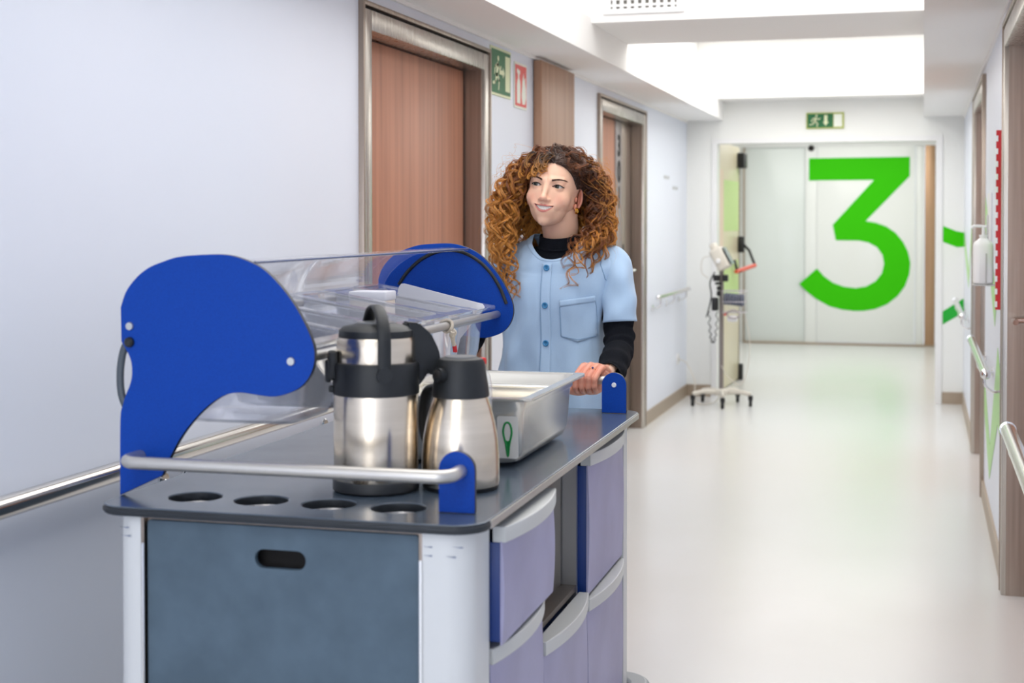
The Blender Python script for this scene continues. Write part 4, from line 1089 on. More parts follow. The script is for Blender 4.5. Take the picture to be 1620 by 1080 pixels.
# teeth
M_teeth = mat('teeth', (246, 240, 228), .2)
V = []; F = []
for i in range(-5, 5):
    x0, x1 = i*.0046+.00005, (i+1)*.0046-.00005
    for zz0, zz1 in ((-.0668, -.0560),):
        def yy(xx): return -.0866+.0125*(xx/.027)**2+.0*abs(xx)
        b0 = len(V); zt = zz0+.006*((x0+x1)/2/.026)**2
        V += [(x0, yy(x0), zt+.0006), (x1, yy(x1), zt+.0006), (x1, yy(x1)+.0006, zz1), (x0, yy(x0)+.0006, zz1), ((x0+x1)/2, yy((x0+x1)/2)-.0004, zt), ((x0+x1)/2, yy((x0+x1)/2)-.0004, zz1)]
        F += [(b0, b0+4, b0+5, b0+3), (b0+4, b0+1, b0+2, b0+5)]
pp('teeth', xf(HEAD, V), F, M_teeth)
# lashes: dark upper-lid rims
for s in (-1, 1):
    pts = []
    for e_ in np.linspace(-.0135, .0160, 14):
        zu = .0054*(1-((e_+.001)/.0150)**2)+.0012*float(sstep(-.012, .014, e_)); r2 = .0144**2-e_*e_-zu*zu
        pts.append((s*(.031+e_), -.0665-math.sqrt(max(r2, 1e-6))-.0006, zu+.0004))
    v_, f_ = sweep(pts, [.0005]+[.0013]*12+[.0006], 6); pp('eyelash', xf(HEAD, [tuple(q) for q in v_]), f_, mat('lash', (30, 20, 18), .7))
# eyebrow hairs
M_brow = mat('brow_hair', (74, 46, 32), .7)
from mathutils.bvhtree import BVHTree
hb = BVHTree.FromPolygons([Vector(p) for p in head_local], [tuple(map(int, f)) for f in HF])
def on_face(x_, z_, out=0.0):
    h = hb.ray_cast(Vector((x_, -.2, z_)), Vector((0, 1, 0)))
    return Vector((x_, -.05, z_)) if h[0] is None else h[0]-Vector((0, out, 0))
for s in (-1, 1):
    V = []; F = []
    for j in range(150):
        b_ = rng.uniform(0, .97); e_ = -.018+.036*b_; zb = .0150+.0070*math.sin(b_*PI*.62)-.004*max(b_-.6, 0); wv = .0030*(1-.55*b_)
        z0_ = zb+rng.uniform(-wv, wv); L_ = .006; ang = R(60-75*b_) if z0_ < zb else R(20-50*b_)
        p0 = on_face(s*(.031+e_), z0_, .0003); p1 = on_face(s*(.031+e_+L_*.5*math.cos(ang)), z0_+L_*.5*math.sin(ang), .0009); p2 = on_face(s*(.031+e_+L_*math.cos(ang)), z0_+L_*math.sin(ang)*.9, .0006)
        v_, f_ = sweep([p0, p1, p2], [.0004, .0004, .00015], 3, False, False); b0 = len(V); V += [tuple(q) for q in v_]; F += [tuple(b0+i for i in f) for f in f_]
    pp('eyebrow', xf(HEAD, V), F, M_brow)
# earrings: two small gold hoops on the visible ear, one on the other
M_gold = mat('gold', (226, 170, 70), .2, 1)
for s in (1, -1):
    for q in ((0, 0), (.003, .004)) if s > 0 else ((0, 0),):
        pts = [(s*(.0735+q[0]), -.0040+q[1]+.0072*math.cos(a), -.0560+.0082*math.sin(a)) for a in np.linspace(0, 2*PI, 25)[:-1]]
        v_, f_ = sweep(pts, .0013, 8, True); pp('earring', xf(HEAD, [tuple(p) for p in v_]), f_, M_gold)
# ring with a small blue stone on the middle finger, plain band
pts = [(-.8210+.0100*math.cos(a), bar_y+.001-.55*.0100*math.sin(a), .9920+.835*.0100*math.sin(a)) for a in np.linspace(0, 2*PI, 21)[:-1]]
v_, f_ = sweep(pts, .0010, 8, True); ring = pp('ring', v_, f_, M_gold)
bm = bmesh.new(); bmesh.ops.create_icosphere(bm, subdivisions=2, radius=.0028, matrix=Matrix.Translation(Vector((-.8190, bar_y-.0075, 1.0020))-PO)); g_ = bm_obj('gem', bm, mat('gem', (50, 60, 130), .1), ring, True)
# ---- clothing -----------------------------------------------------------------
def catmull_rings(rings, sub):
    """rings: (R, N, 3) arrays, smooth along R"""
    Rn = len(rings); out = []
    for i in range(Rn-1):
        p1, p2 = rings[i], rings[i+1]; p0 = rings[i-1] if i else 2*p1-p2; p3 = rings[i+2] if i+2 < Rn else 2*p2-p1
        for k in range(sub):
            t = k/sub; out.append(.5*((2*p1)+(-p0+p2)*t+(2*p0-5*p1+4*p2-p3)*t*t+(-p0+3*p1-3*p2+p3)*t**3))
    out.append(rings[-1]); return np.array(out)
def grid_faces(nr, n, closed=True):
    idx = np.arange(nr*n).reshape(nr, n)
    if closed: a = idx; b = np.roll(idx, -1, 1)
    else: a = idx[:, :-1]; b = idx[:, 1:]
    return np.stack([a[:-1], b[:-1], b[1:], a[1:]], -1).reshape(-1, 4)
def grid_normals(G):
    dt = np.roll(G, -1, 1)-np.roll(G, 1, 1); dr = np.gradient(G, axis=0); n = np.cross(dt, dr); L = np.linalg.norm(n, axis=2, keepdims=True); return n/np.maximum(L, 1e-9)
def fbm(P, sc, seed=0, oct=2):
    out = np.empty(len(P))
    for i, p in enumerate(P): out[i] = noise.fractal(Vector((p[0]*sc[0]+seed, p[1]*sc[1]+seed*.7, p[2]*sc[2])), .8, 2.0, oct)
    return out
NT = 200
tt = np.linspace(0, 2*PI, NT, endpoint=False); ct, st = np.cos(tt), np.sin(tt); fr_ = np.maximum(0, -st)
def ring(cx, cy, z, a, b, p=2.4, bust=0, zf=0, bf=None):
    e = 2/p; X_ = a*np.abs(ct)**e*np.sign(ct); bb = np.where(st < 0, bf if bf else b, b); Y_ = bb*np.abs(st)**e*np.sign(st)
    if bust: Y_ -= bust*(np.exp(-((X_-.070)/.042)**2)+np.exp(-((X_+.070)/.042)**2))*(st < 0)
    return np.stack([cx+X_, cy+Y_, np.full(NT, z)-zf*fr_**1.3], -1)
tun = [ring(-.02, .0, .73, .192, .138, 2.4), ring(-.02, 0, .80, .188, .134), ring(-.02, 0, .88, .176, .124), ring(-.020, 0, .96, .160, .112), ring(-.020, 0, 1.04, .150, .106), ring(-.018, -.002, 1.10, .148, .106, 2.4, .004), ring(-.012, -.003, 1.15, .150, .104, 2.4, .012), ring(-.006, -.003, 1.195, .158, .100, 2.4, .011), ring(0, -.002, 1.235, .166, .096, 2.4, .004, .010), ring(0, 0, 1.268, .172, .085, 2.3, 0, .033, .096), ring(.0, .002, 1.296, .158, .070, 2.2, 0, .046, .096), ring(0, .002, 1.320, .122, .062, 2.1, 0, .060, .095), ring(0, .0, 1.334, .092, .058, 2, 0, .067, .091), ring(0, -.002, 1.342, .076, .056, 2, 0, .070, .086)]
G = catmull_rings(np.array(tun), 9); NR = len(G)
Nn = grid_normals(G); P_ = G.reshape(-1, 3)
d_ = fbm(P_, (9, 9, 4), 3, 2)*.0080+fbm(P_, (22, 22, 7), 9, 2)*.0035
# vertical soft folds low on the body and drag lines from the button line to the armpits
zz = P_[:, 2]; xx = P_[:, 0]
d_ += .0050*np.sin(xx*70+zz*16)*sstep(1.16, .92, zz)*(P_[:, 1] < 0)
d_ += .0035*np.sin((xx*.9+zz*.75)*58)*np.exp(-((xx-.085)/.05)**2)*np.exp(-((zz-1.21)/.07)**2)*(P_[:, 1] < 0)
d_ += .0085*np.sin((-xx*1.1+zz*.6)*46)*np.exp(-((xx+.10)/.06)**2)*np.exp(-((zz-1.03)/.11)**2)*(P_[:, 1] < 0)
d_ *= 1-sstep(1.30, 1.335, zz)*.9
d_ += np.repeat(np.where(np.arange(NR) >= NR-9, .0022, 0), NT)
G = (P_+Nn.reshape(-1, 3)*d_[:, None]*np.sign((Nn.reshape(-1, 3)*np.stack([xx, P_[:, 1], 0*xx], -1)).sum(1, keepdims=True))).reshape(G.shape)
def fabric(name, rgb, rgb2, rough=.85, weave=900, bump=.12):
    m = mat(name, rgb, rough); m.node_tree.nodes['Principled BSDF'].inputs['Sheen Weight'].default_value = .25
    return add_noise_color(m, rgb2, (weave, weave, weave), 1, .3, .7, bump=bump)
M_tunic = fabric('tunic_cotton', (186, 212, 238), (176, 205, 234))
M_knit = fabric('black_knit', (20, 23, 31), (12, 14, 19), .95, 400, .2)
M_knit.node_tree.nodes['Principled BSDF'].inputs['Sheen Weight'].default_value = 0
M_knit.node_tree.nodes['Principled BSDF'].inputs['Specular IOR Level'].default_value = .2
tunic = pp('tunic', xf(BODY, G.reshape(-1, 3)), grid_faces(NR, NT), M_tunic)
so = tunic.modifiers.new('t', 'SOLIDIFY'); so.thickness = .0022; so.offset = -1
tb_ = BVHTree.FromPolygons([Vector(v) for v in G.reshape(-1, 3)], [tuple(map(int, f)) for f in grid_faces(NR, NT)])
def on_tunic(x_, z_, out=0):
    h = tb_.ray_cast(Vector((x_, -.4, z_)), Vector((0, 1, 0))); 
    if h[0] is None: return Vector((x_, -.1, z_))
    n_ = h[1] if h[1].y < 0 else -h[1]; return h[0]+n_*out
def patch(name, fn, nu, nv, out, m, parent=tunic, thick=.0016):
    """fn(u,v)->(x,z) in body space; laid on the tunic front"""
    V = [tuple(on_tunic(*fn(i/nu, j/nv), out)) for j in range(nv+1) for i in range(nu+1)]
    F = [(j*(nu+1)+i, j*(nu+1)+i+1, (j+1)*(nu+1)+i+1, (j+1)*(nu+1)+i) for j in range(nv) for i in range(nu)]
    o = np_mesh(name, xf(BODY, V)-np.array(PO), F, m, parent, True); q = o.modifiers.new('t', 'SOLIDIFY'); q.thickness = thick; q.offset = 0
    return o
PX = -.009       # placket centre line
patch('placket', lambda u, v: (PX-.014+.028*u, .74+(1.262-.74)*v), 6, 90, .0022, M_tunic)
patch('pocket', lambda u, v: (.035+.088*u, 1.054+.006*abs(u-.5)*2+(1.160+.014*u-1.054-.006*abs(u-.5)*2)*v-.010*(1-abs(u-.5)*2)*(1-v)), 20, 20, .0018, M_tunic)
patch('pocket_hem', lambda u, v: (.035+.088*u, 1.143+.014*u+.017*v), 20, 3, .0030, M_tunic)
def seam(name, pts, r=.0008, m=None):
    v_, f_ = sweep([tuple(BODY @ on_tunic(a, b, .0026)) for a, b in pts], r, 5)
    return np_mesh(name, np.array([tuple(q) for q in v_])-np.array(PO), f_, m or M_tunic, tunic, True)
M_stitch = fabric('seam_thread', (126, 162, 198), (120, 156, 192))
seam('seam', [(PX-.0138, z_) for z_ in np.linspace(.75, 1.255, 50)], .0010, M_stitch)
seam('seam', [(.035, z_) for z_ in np.linspace(1.062, 1.162, 16)], .0009, M_stitch)
seam('seam', [(.123, z_) for z_ in np.linspace(1.062, 1.168, 16)], .0009, M_stitch)
seam('seam', [(.035+.088*u, 1.061-.010*(1-abs(u-.5)*2)) for u in np.linspace(0, 1, 16)], .0009, M_stitch)
# overlapping front flap edge from the neck down to the placket
# buttons
M_btn = mat('button_blue', (66, 140, 190), .3)
for z_ in (1.250, 1.146, 1.040, .935, .83):
    p = on_tunic(PX, z_, .0046); V, F = lathe_vf([(0, .0016), (.0050, .0016), (.0062, .0030), (.0080, .0030), (.0088, .0018), (.0088, 0), (0, 0)], 24)
    A = frame_M(p, (1, 0, 0), (0, 0, 1)); bo = np_mesh('button', xf(BODY @ A, [tuple(v) for v in V])-np.array(PO), F, M_btn, tunic, True)
    V2 = []; F2 = []
    for hx, hz in ((-.0018, -.0018), (.0018, -.0018), (-.0018, .0018), (.0018, .0018)):
        q, f2 = lathe_vf([(.0009, .0020), (0, .0021)], 8, (hx, hz, 0)); F2 += [tuple(len(V2)+i for i in f) for f in f2]; V2 += q
    np_mesh('button_holes', xf(BODY @ A, V2)-np.array(PO), F2, mat('button_hole', (24, 70, 110), .5), bo)

def tube_cloth(name, centers, radii, m, fold=None, n=56, ribs=0, rib_d=.0, noise_amp=.0, seed=0, parent=None, squash=None, thick=.002, hem_tilt=0):
    C_ = np.array(smooth_path(centers, 10)); rr = np.interp(np.linspace(0, 1, len(C_)), np.linspace(0, 1, len(radii)), radii)
    T_ = np.gradient(C_, axis=0); T_ /= np.linalg.norm(T_, axis=1, keepdims=True)
    u = np.array((1., 0, 0)); G_ = np.empty((len(C_), n, 3)); th_ = np.linspace(0, 2*PI, n, endpoint=False)
    s_acc = np.concatenate([[0], np.cumsum(np.linalg.norm(np.diff(C_, axis=0), axis=1))])
    for i in range(len(C_)):
        u = u-T_[i]*(u @ T_[i]); u /= np.linalg.norm(u); w_ = np.cross(T_[i], u)
        rad = rr[i]*np.ones(n)
        if fold is not None: rad = rad+fold(s_acc[i], th_, s_acc[-1])
        if ribs: rad = rad+rib_d*np.abs(np.sin(ribs*th_/2))
        G_[i] = C_[i]+np.cos(th_)[:, None]*u*rad[:, None]+np.sin(th_)[:, None]*w_*rad[:, None]
        if hem_tilt and i > len(C_)-3: pass
    P2 = G_.reshape(-1, 3)
    if noise_amp:
        cc = np.repeat(C_, n, 0); dr = P2-cc; L = np.linalg.norm(dr, axis=1, keepdims=True); P2 = P2+dr/L*(fbm(P2, (14, 14, 10), seed, 2)*noise_amp)[:, None]
    o = pp(name, P2, grid_faces(len(C_), n), m)
    if parent is not None: o.parent = parent
    q = o.modifiers.new('t', 'SOLIDIFY'); q.thickness = thick; q.offset = -1
    return o
# tunic sleeves (own meshes sewn to the tunic)
def B(x_, y_, z_): return tuple(BODY @ Vector((x_, y_, z_)))
def sl_fold(s, th_, L): return .0030*np.sin(th_*3+s*40)*np.sin(min(1, s/L)*PI)+.0022*np.sin(th_*2-s*70)
for sd, nm in ((1, 'sleeve'), (-1, 'sleeve')):
    tube_cloth(nm, [B(sd*.108, .0, 1.288), B(sd*.146, -.0, 1.272), B(sd*.168, -.006, 1.225), B(sd*.175, -.012, 1.165), B(sd*.181, -.018, 1.098)], [.030, .046, .049, .049, .0495], M_tunic, sl_fold, 64, noise_amp=.003, seed=sd*4, parent=tunic)
for sd in (1, -1):
    ar = [Vector((sd*(.133+.010*math.sin(a)), -.004+.0455*math.cos(a), 1.262+.050*math.sin(a))) for a in np.linspace(0, 2*PI, 33)[:-1]]
    V = []
    for q in ar:                                   # lay the armhole seam on the outer surface
        h = tb_.find_nearest(q); V.append(tuple(BODY @ (h[0]+(h[1] if h[1].dot(h[0]-Vector((0, 0, 1.2))) > 0 else -h[1])*.0006)))
    v_, f_ = sweep(V, .0011, 5, True); np_mesh('seam', np.array([tuple(q) for q in v_])-np.array(PO), f_, M_stitch, tunic, True)
# sweater: torso bib, collar, sleeves
swr = [ring(-.02, 0, .86, .150, .100), ring(-.02, 0, 1.04, .138, .094), ring(-.006, 0, 1.195, .148, .088), ring(0, .002, 1.262, .146, .070, 2.3, 0, .045, .080), ring(0, .002, 1.296, .116, .054, 2.1, 0, .060, .080), ring(.002, -.004, 1.306, .078, .052, 2, 0, .046, .077), ring(.003, -.010, 1.313, .0630, .056, 2, 0, .020, .066), ring(.004, -.014, 1.322, .0600, .057, 2, 0, .016, .062), ring(.005, -.017, 1.336, .0590, .058, 2, 0, .014, .060), ring(.006, -.019, 1.344, .0575, .057, 2, 0, .014, .059), ring(.006, -.019, 1.342, .0545, .054, 2, 0, .014, .056), ring(.005, -.017, 1.320, .0530, .053, 2, 0, .014, .055)]
Gs = catmull_rings(np.array(swr), 6)
r_ = (1+.012*np.abs(np.sin(tt*45)))[None, :, None]; cen = np.array([[(.005, -.018)]]); 
up_ = Gs[:, :, 2:3] > 1.30
Gs[:, :, :2] = np.where(up_, cen+(Gs[:, :, :2]-cen)*r_, Gs[:, :, :2])
sweater = pp('turtleneck', xf(BODY, Gs.reshape(-1, 3)), grid_faces(len(Gs), NT), M_knit)
v_, f_ = sweep([tuple(BODY @ Vector((.004+.0605*math.cos(a), -.014+.0635*math.sin(a), 1.312+.014*math.sin(a)))) for a in np.linspace(0, 2*PI, 41)[:-1]], .0034, 8, True)
np_mesh('collar_fold', np.array([tuple(q) for q in v_])-np.array(PO), f_, M_knit, sweater, True)
def knit_fold(s, th_, L):
    k = .0020*np.sin(s*170+np.sin(th_*1.0+1)*2.2)*np.exp(-((s/L-.42)/.28)**2)+.0018*np.sin(s*105-np.sin(th_)*2.4)
    return k
ws = WR+Vector((.001, .010, -.008))
for sd in (1, -1):
    f = (lambda v: Vector(v)) if sd > 0 else mir
    pts = [tuple(f(Vector((-.838, 4.02, 1.24)))), tuple(f(Vector((-.828, 4.012, 1.15)))), tuple(f(Vector((-.818, 3.996, 1.075)))), tuple(f(Vector((-.810, 3.955, 1.022)))), tuple(f(Vector((-.806, 3.875, .998)))), tuple(f(ws+Vector((0, .03, .002)))), tuple(f(ws))]
    tube_cloth('sweater_sleeve', pts, [.042, .0415, .0415, .0405, .0390, .0375, .0370], M_knit, knit_fold, 180, 60, .0016, .002, 11+sd, sweater)
# trousers and shoes
M_trs = fabric('trouser_cotton', (206, 218, 232), (198, 212, 228))
trs = [ring(-.02, .0, .98, .128, .092), ring(-.02, 0, .90, .150, .108), ring(-.02, .004, .82, .165, .116), ring(-.02, .004, .77, .168, .112)]
Gt = catmull_rings(np.array(trs), 4); trousers = pp('trousers', xf(BODY, Gt.reshape(-1, 3)), grid_faces(len(Gt), NT), M_trs)
M_shoe = mat('white_shoe', (232, 232, 230), .5)
for sx_, fy in ((-.085, -.02), (.075, .06)):
    tube_cloth('trouser_leg', [B(sx_-.008, .0, .88), B(sx_, fy*.1, .72), B(sx_, fy*.3-.02, .46), B(sx_, fy*.8, .22), B(sx_, fy+.02, .07)], [.090, .092, .072, .062, .060], M_trs, lambda s, th_, L: .003*np.sin(th_*3+s*22), 40, parent=trousers)
    secs_ = [(.0, .050, -.055, .010), (.052, .140, -.06, .0)]
    V = []; F = []; n = 28
    for (zq, a, b, cy) in [(0.0, .040, .118, -.045), (.012, .046, .126, -.045), (.022, .046, .126, -.045), (.040, .043, .112, -.038), (.060, .038, .082, -.012), (.085, .034, .050, .018), (.100, .034, .044, .022)]:
        for k in range(n):
            t = 2*PI*k/n; V.append((sx_+a*math.cos(t)*(1-.12*math.sin(t)), fy+cy+b*math.sin(t), zq))
    for i in range(6):
        for k in range(n): F.append((i*n+k, i*n+(k+1) % n, (i+1)*n+(k+1) % n, (i+1)*n+k))
    F.append(tuple(range(n-1, -1, -1))); F.append(tuple(6*n+k for k in range(n)))
    pp('shoe', xf(BODY, V), F, M_shoe)

# ---- curly hair ----------------------------------------------------------------
M_hair = attr_mat('hair', .38, Specular_IOR_Level=.6)
hcap = []
def hairline(x_, y_):
    zl = np.interp(y_, [-.095, -.072, -.055, -.030, -.012, .034, .050, .11], [.078, .070, .052, .016, .002, .012, -.022, -.060])
    return zl
hx_, hy_, hz_ = head_local.T
m_ = hz_ > hairline(hx_, hy_)
cen_ = np.array((0, .005, .01)); dirn = head_local-cen_; dirn /= np.linalg.norm(dirn, axis=1, keepdims=True)
capv = head_local+dirn*(.0035*np.clip((hz_-hairline(hx_, hy_))/.012, 0, 1)[:, None]+.0003)
keep = m_[HF].all(1); Fk = HF[keep]; used_ = np.unique(Fk); remap = -np.ones(len(head_local), int); remap[used_] = np.arange(len(used_))
capo = pp('hair_cap', xf(HEAD, capv[used_]), remap[Fk], add_noise_color(mat('hair_root', (74, 52, 42), .6), (48, 32, 25), (160, 160, 160), 3, .35, .65, bump=.6))
# root points
area_ok = used_[rng.permutation(len(used_))]
pts_r = []; 
for i in area_ok:
    p = capv[i]
    if len(pts_r) == 0 or np.min(np.linalg.norm(np.array(pts_r)-p, axis=1)) > .0096: pts_r.append(p)
    if len(pts_r) >= 410: break
pts_r = np.array(pts_r)
PART = .010
def env(z_):    # outer radius of the hair mass by height
    return np.interp(z_, [-.36, -.30, -.24, -.18, -.12, -.06, .0, .04, .07, .10, .125, .14], [.10, .118, .145, .170, .180, .174, .156, .138, .120, .096, .06, .0])
SEG = 66; TS = np.linspace(0, 1, SEG)
root_c = np.array(lin((66, 44, 34))[:3]); mid_c = np.array(lin((150, 86, 42))[:3]); tip_c = np.array(lin((232, 158, 70))[:3]); dk_c = np.array(lin((40, 25, 18))[:3])
allV = []; allC = []; allN = []; NS = 3
def add_strand(P, r0, cols):
    n = len(P); T_ = np.gradient(P, axis=0); T_ /= np.maximum(np.linalg.norm(T_, axis=1, keepdims=True), 1e-9)
    ref = np.array((.31, .87, .39)); u = np.cross(T_, ref); u /= np.maximum(np.linalg.norm(u, axis=1, keepdims=True), 1e-9); w_ = np.cross(T_, u)
    rad = r0*(1-.75*np.linspace(0, 1, n)**4)[:, None]
    ring_ = [P+rad*(math.cos(2*PI*k/NS)*u+math.sin(2*PI*k/NS)*w_) for k in range(NS)]
    allV.append(np.stack(ring_, 1).reshape(-1, 3)); allC.append(np.repeat(cols, NS, 0)); allN.append(n)
def lock(p0, zend, phe, f, hr, pitch, nstr=11, bright=0., thick=.00066, curl_start=.12):
    ph0 = math.atan2(p0[0], -p0[1])                  # azimuth from the front, + to picture right
    up_n = (p0-cen_)/np.linalg.norm(p0-cen_)
    # spine: leaves the scalp along the normal, swings to its side, falls inside the envelope
    n = SEG; s = TS; z_top = p0[2]
    zz_ = z_top+ (.018*f+.006)*np.sin(np.clip(s/.16, 0, 1)*PI)*max(up_n[2], 0)+(zend-z_top)*sstep(.04, 1.0, s)**.85 if False else z_top+(.030*max(up_n[2], 0))*np.sin(np.clip(s/.22, 0, 1)*PI/2)*(1-sstep(.2, .5, s))+(zend-z_top)*np.clip((s-.05)/.95, 0, 1)**1.15
    rad0 = math.hypot(p0[0], p0[1]-.01)
    ph = ph0+(phe-ph0)*sstep(0, .42, s)
    if phe > 0:                                      # swept behind the ear on this side, then falling forward
        win = sstep(.055, .020, zz_)*sstep(-.150, -.075, zz_); ph = np.where(ph > 0, ph+np.maximum(0, R(108)-ph)*win, ph)
    Rr = rad0+(f*env(zz_)-rad0)*sstep(0, .30, s)
    # keep outside the skull
    sk = np.sqrt(np.clip(1-((zz_-.015)/.094)**2, 0, 1))*.088
    Rr = np.maximum(Rr, sk+.004+.0*s)
    X_ = Rr*np.sin(ph); Y_ = .012-Rr*np.cos(ph)*.86
    # keep the face clear
    fz = (Y_ < -.020)*(zz_ < .050); lim = np.interp(zz_, [-.14, -.10, -.03, .05], [.050, .060, .072, .072])+.004
    X_ = np.where(fz & (np.abs(X_) < lim), np.sign(X_ if abs(phe) < .01 else phe)*lim, X_)
    S = np.stack([X_, Y_, zz_], -1)
    k = np.ones(7)/7
    for c_ in range(3): S[3:-3, c_] = np.convolve(S[:, c_], k, 'valid')
    L = np.concatenate([[0], np.cumsum(np.linalg.norm(np.diff(S, axis=0), axis=1))])
    T_ = np.gradient(S, axis=0); T_ /= np.maximum(np.linalg.norm(T_, axis=1, keepdims=True), 1e-9)
    u = np.cross(T_, np.array((.2, .9, .1))); u /= np.maximum(np.linalg.norm(u, axis=1, keepdims=True), 1e-9); w_ = np.cross(T_, u)
    p_ph = rng.uniform(0, 2*PI); sg = rng.choice((-1, 1)); hrad = hr*sstep(curl_start*.3, curl_start*2.2, s)*(1-.2*s)*(1+.3*np.sin(s*9+p_ph*2))
    wob = p_ph+sg*2*PI*L/pitch+1.5*np.sin(s*rng.uniform(4, 10)+p_ph)
    base = S+hrad[:, None]*(np.cos(wob)[:, None]*u+np.sin(wob)[:, None]*w_)
    T2 = np.gradient(base, axis=0); T2 /= np.maximum(np.linalg.norm(T2, axis=1, keepdims=True), 1e-9)
    outw = np.stack([S[:, 0], S[:, 1]-.01, 0*s], -1); outw /= np.maximum(np.linalg.norm(outw, axis=1, keepdims=True), 1e-9)
    b2 = np.cross(T2, outw); b2 /= np.maximum(np.linalg.norm(b2, axis=1, keepdims=True), 1e-9)
    width = .0046*(1-.6*s**2)+.0004
    br = np.clip(bright+rng.normal(0, .22), -.45, .8)
    for j in range(nstr):
        aj = rng.uniform(0, 2*PI); rj = math.sqrt(rng.random()); tw = aj+sg*s*rng.uniform(2, 6)
        fr2 = rng.normal(0, .0016+.0012*(j == 0), 3)
        P = base+(width*rj*1.0)[:, None]*(np.cos(tw)[:, None]*b2+.55*np.sin(tw)[:, None]*outw)+np.sin(s*rng.uniform(4, 16)+rng.uniform(0, 6))[:, None]*fr2
        t = np.clip(s*1.15+br*sstep(.0, .5, s)+rng.normal(0, .07), 0, 1)[:, None]
        c = np.where(t < .5, root_c+(mid_c-root_c)*t*2, mid_c+(tip_c-mid_c)*(t-.5)*2)
        c = c*(.72+.56*rng.random())
        add_strand(P, thick*rng.uniform(.75, 1.2), c)
for p in pts_r:
    ph0 = math.atan2(p[0], -p[1]); side = (1 if p[0] > PART else -1) if abs(ph0) < R(70) else (1 if p[0] > 0 else -1)
    fringe = p[2] > .045 and p[1] < -.035
    a0 = abs(ph0) if (ph0 >= 0) == (side > 0) else -abs(ph0)
    # final azimuth: front mass drapes over the chest both sides, the rest falls down the back
    tgt = np.clip(a0*1.0+R(28)*(1-min(a0, PI)/PI)+rng.normal(0, .16), R(50), R(178))
    f = rng.uniform(.50, 1.0)**.7
    frontness = np.clip((R(125)-tgt)/R(60), 0, 1)
    if side < 0: zend = rng.uniform(-.335, -.18)
    else: zend = rng.uniform(-.280, -.15)
    if tgt > R(115): zend = rng.uniform(-.24, -.12)
    if rng.random() < .25: zend = rng.uniform(-.16, -.05)
    br = (.28 if side < 0 else .05)
    if side > 0: br = -.30+.75*float(sstep(R(75), R(125), tgt))*f
    if side < 0: br = -.25+.65*f+rng.normal(0, .1)
    if rng.random() < .16 and a0 > R(30):
        lock(p, zend, side*tgt, 1.0, rng.uniform(.013, .019), rng.uniform(.046, .062), 9, br+.4); continue
    lock(p, zend, side*tgt, f, rng.uniform(.0080, .0150), rng.uniform(.040, .074), 11, br)
# loose fringe curls on the picture-left of the forehead
for i in range(26):
    x0 = rng.uniform(-.056, .010); p = on_face(x0, rng.uniform(.074, .088), .004); p = np.array(p)
    n = SEG; s = TS; zed = rng.uniform(.012, .045) if x0 < -.012 else rng.uniform(.022, .05)
    S = np.stack([p[0]+(-.012-.018*rng.random())*s+.0*s, p[1]-.020*np.sin(s*PI*.8)-.004-.004*s, p[2]+.016*np.sin(np.clip(s*2.2, 0, 1)*PI)*(1-s)+(zed-p[2])*s], -1)
    hr = rng.uniform(.006, .0095); w0 = rng.uniform(0, 6); turns = rng.uniform(1.5, 2.6)
    cur = np.stack([hr*np.cos(w0+turns*2*PI*s)*sstep(0, .25, s), .5*hr*np.sin(w0+turns*2*PI*s)*sstep(0, .25, s), hr*.8*np.sin(w0+turns*2*PI*s)*sstep(0, .25, s)], -1)
    for j in range(9):
        o1 = np.array((rng.normal(0, .0012), rng.normal(0, .0012), rng.normal(0, .0012)))
        t = np.clip(-.25+s*1.3+rng.normal(0, .14), 0, 1)[:, None]; c = (root_c+(tip_c-root_c)*t)*(.75+.5*rng.random())
        add_strand(S+cur+o1, .00075, c)
# hair lying over the scalp, combed away from the parting
capt = BVHTree.FromPolygons([Vector(p) for p in head_local], [tuple(map(int, f)) for f in HF])
for i in range(3400):
    p = capv[area_ok[rng.integers(len(area_ok))]]
    if p[2] < .015 and p[1] < .0: continue
    d0 = (p-cen_); d0 /= np.linalg.norm(d0); side = 1 if p[0] > PART else -1
    if p[1] > .05: side = 1 if p[0] > 0 else -1
    mv = np.array((side*1.0, .22+.3*rng.random(), -.15)); nseg = 14; P = []; lift = rng.uniform(.004, .010); w0 = rng.uniform(0, 6); wl = rng.uniform(10, 22)
    for q in range(nseg):
        t = q/(nseg-1); d = d0+mv*t*rng.uniform(.62, .66); d /= np.linalg.norm(d)
        h = capt.ray_cast(Vector(cen_), Vector(d)); b_ = np.array(h[0]) if h[0] is not None else p
        P.append(b_+d*(.003+lift*math.sin(PI*min(1, t*1.2)*.8))+np.array((0, .0022*math.sin(w0+t*wl), .0022*math.cos(w0+t*wl))))
    P = np.array(smooth_path(P, 2))
    cc_ = (root_c*(.7+.8*rng.random()))[None, :]+(mid_c-root_c)*np.linspace(0, .5, len(P))[:, None]*rng.random()
    add_strand(P, .0007, cc_)
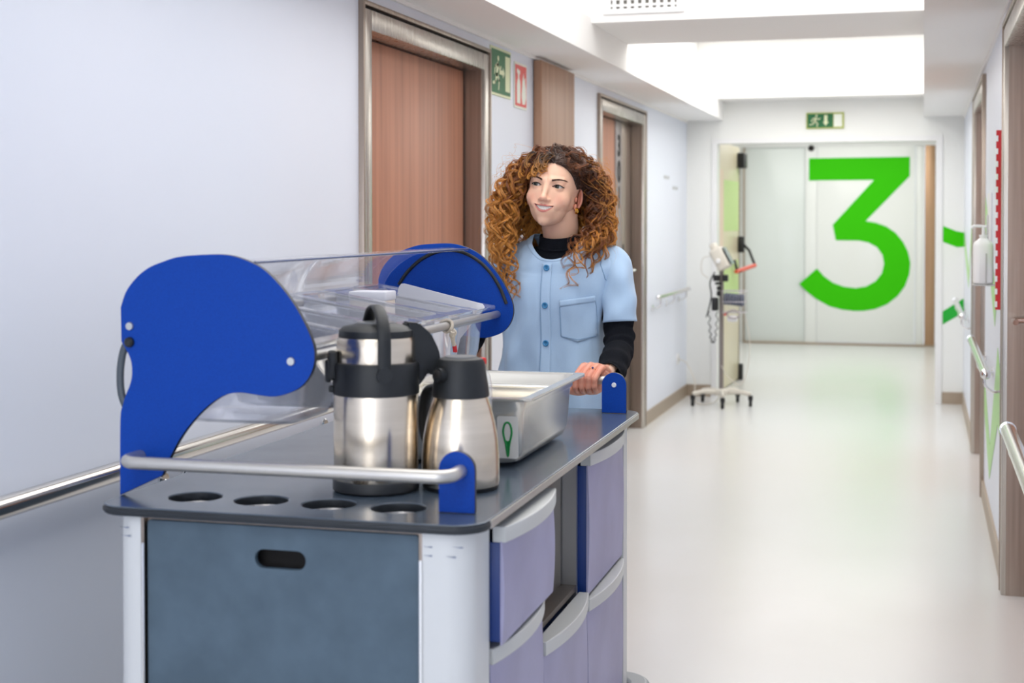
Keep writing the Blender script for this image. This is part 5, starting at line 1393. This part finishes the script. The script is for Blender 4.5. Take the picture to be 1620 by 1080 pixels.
# fly-away hairs
for i in range(240):
    p = pts_r[rng.integers(len(pts_r))]; ph0 = math.atan2(p[0], -p[1])
    if abs(ph0) < R(50) and p[2] < .06: continue
    if abs(ph0) < R(60): continue
    side = 1 if ph0 > 0 else -1; ph = side*np.clip(abs(ph0)+rng.normal(0, .2), R(62), PI)
    z1 = rng.uniform(-.22, .07); s = TS; Rr = np.interp(s, [0, .3, 1], [math.hypot(p[0], p[1]), env(z1*.5+.02)*1.0, env(z1)*rng.uniform(1.02, 1.20)+.004])
    zf_ = p[2]+(z1-p[2])*s+.018*np.sin(s*PI); Rr = np.maximum(Rr, np.sqrt(np.clip(1-((zf_-.015)/.096)**2, 0, 1))*.092)
    phs = ph0+(ph-ph0)*s; w0 = rng.uniform(0, 6); hr = rng.uniform(.002, .007)
    P = np.stack([Rr*np.sin(phs)+hr*np.cos(w0+s*26), .012-Rr*np.cos(phs)*.86+hr*np.sin(w0+s*26), zf_+hr*np.sin(w0+s*21)], -1)
    add_strand(P, .00028, np.tile(tip_c*.9, (SEG, 1)))
HV = np.concatenate(allV); HC = np.concatenate(allC); ns = len(allV)
offs = np.concatenate([[0], np.cumsum(np.array(allN)*NS)]); Fl = []; Na = np.array(allN)
for L_ in np.unique(Na):
    o_ = offs[:-1][Na == L_][:, None, None]; i_ = np.arange(L_-1)[None, :, None]; k_ = np.arange(NS)[None, None, :]; k2_ = (k_+1) % NS
    Fl.append(np.stack([o_+i_*NS+k_, o_+i_*NS+k2_, o_+(i_+1)*NS+k2_, o_+(i_+1)*NS+k_], -1).reshape(-1, 4))
Fh = np.concatenate(Fl)
hair = bpy.data.meshes.new('hair')
HW = (xf(HEAD, HV)-np.array(PO)).astype(np.float32)
hair.vertices.add(len(HW)); hair.vertices.foreach_set('co', HW.ravel()); hair.loops.add(len(Fh)*4); hair.loops.foreach_set('vertex_index', Fh.astype(np.int32).ravel())
hair.polygons.add(len(Fh)); hair.polygons.foreach_set('loop_start', np.arange(0, len(Fh)*4, 4, dtype=np.int32)); hair.update(calc_edges=True)
hair_o = link_mesh('hair', hair, M_hair, person, True); set_col(hair_o, HC)
hair_o['kind'] = 'stuff'; hair_o['label'] = 'curly hair, dark roots turning copper'
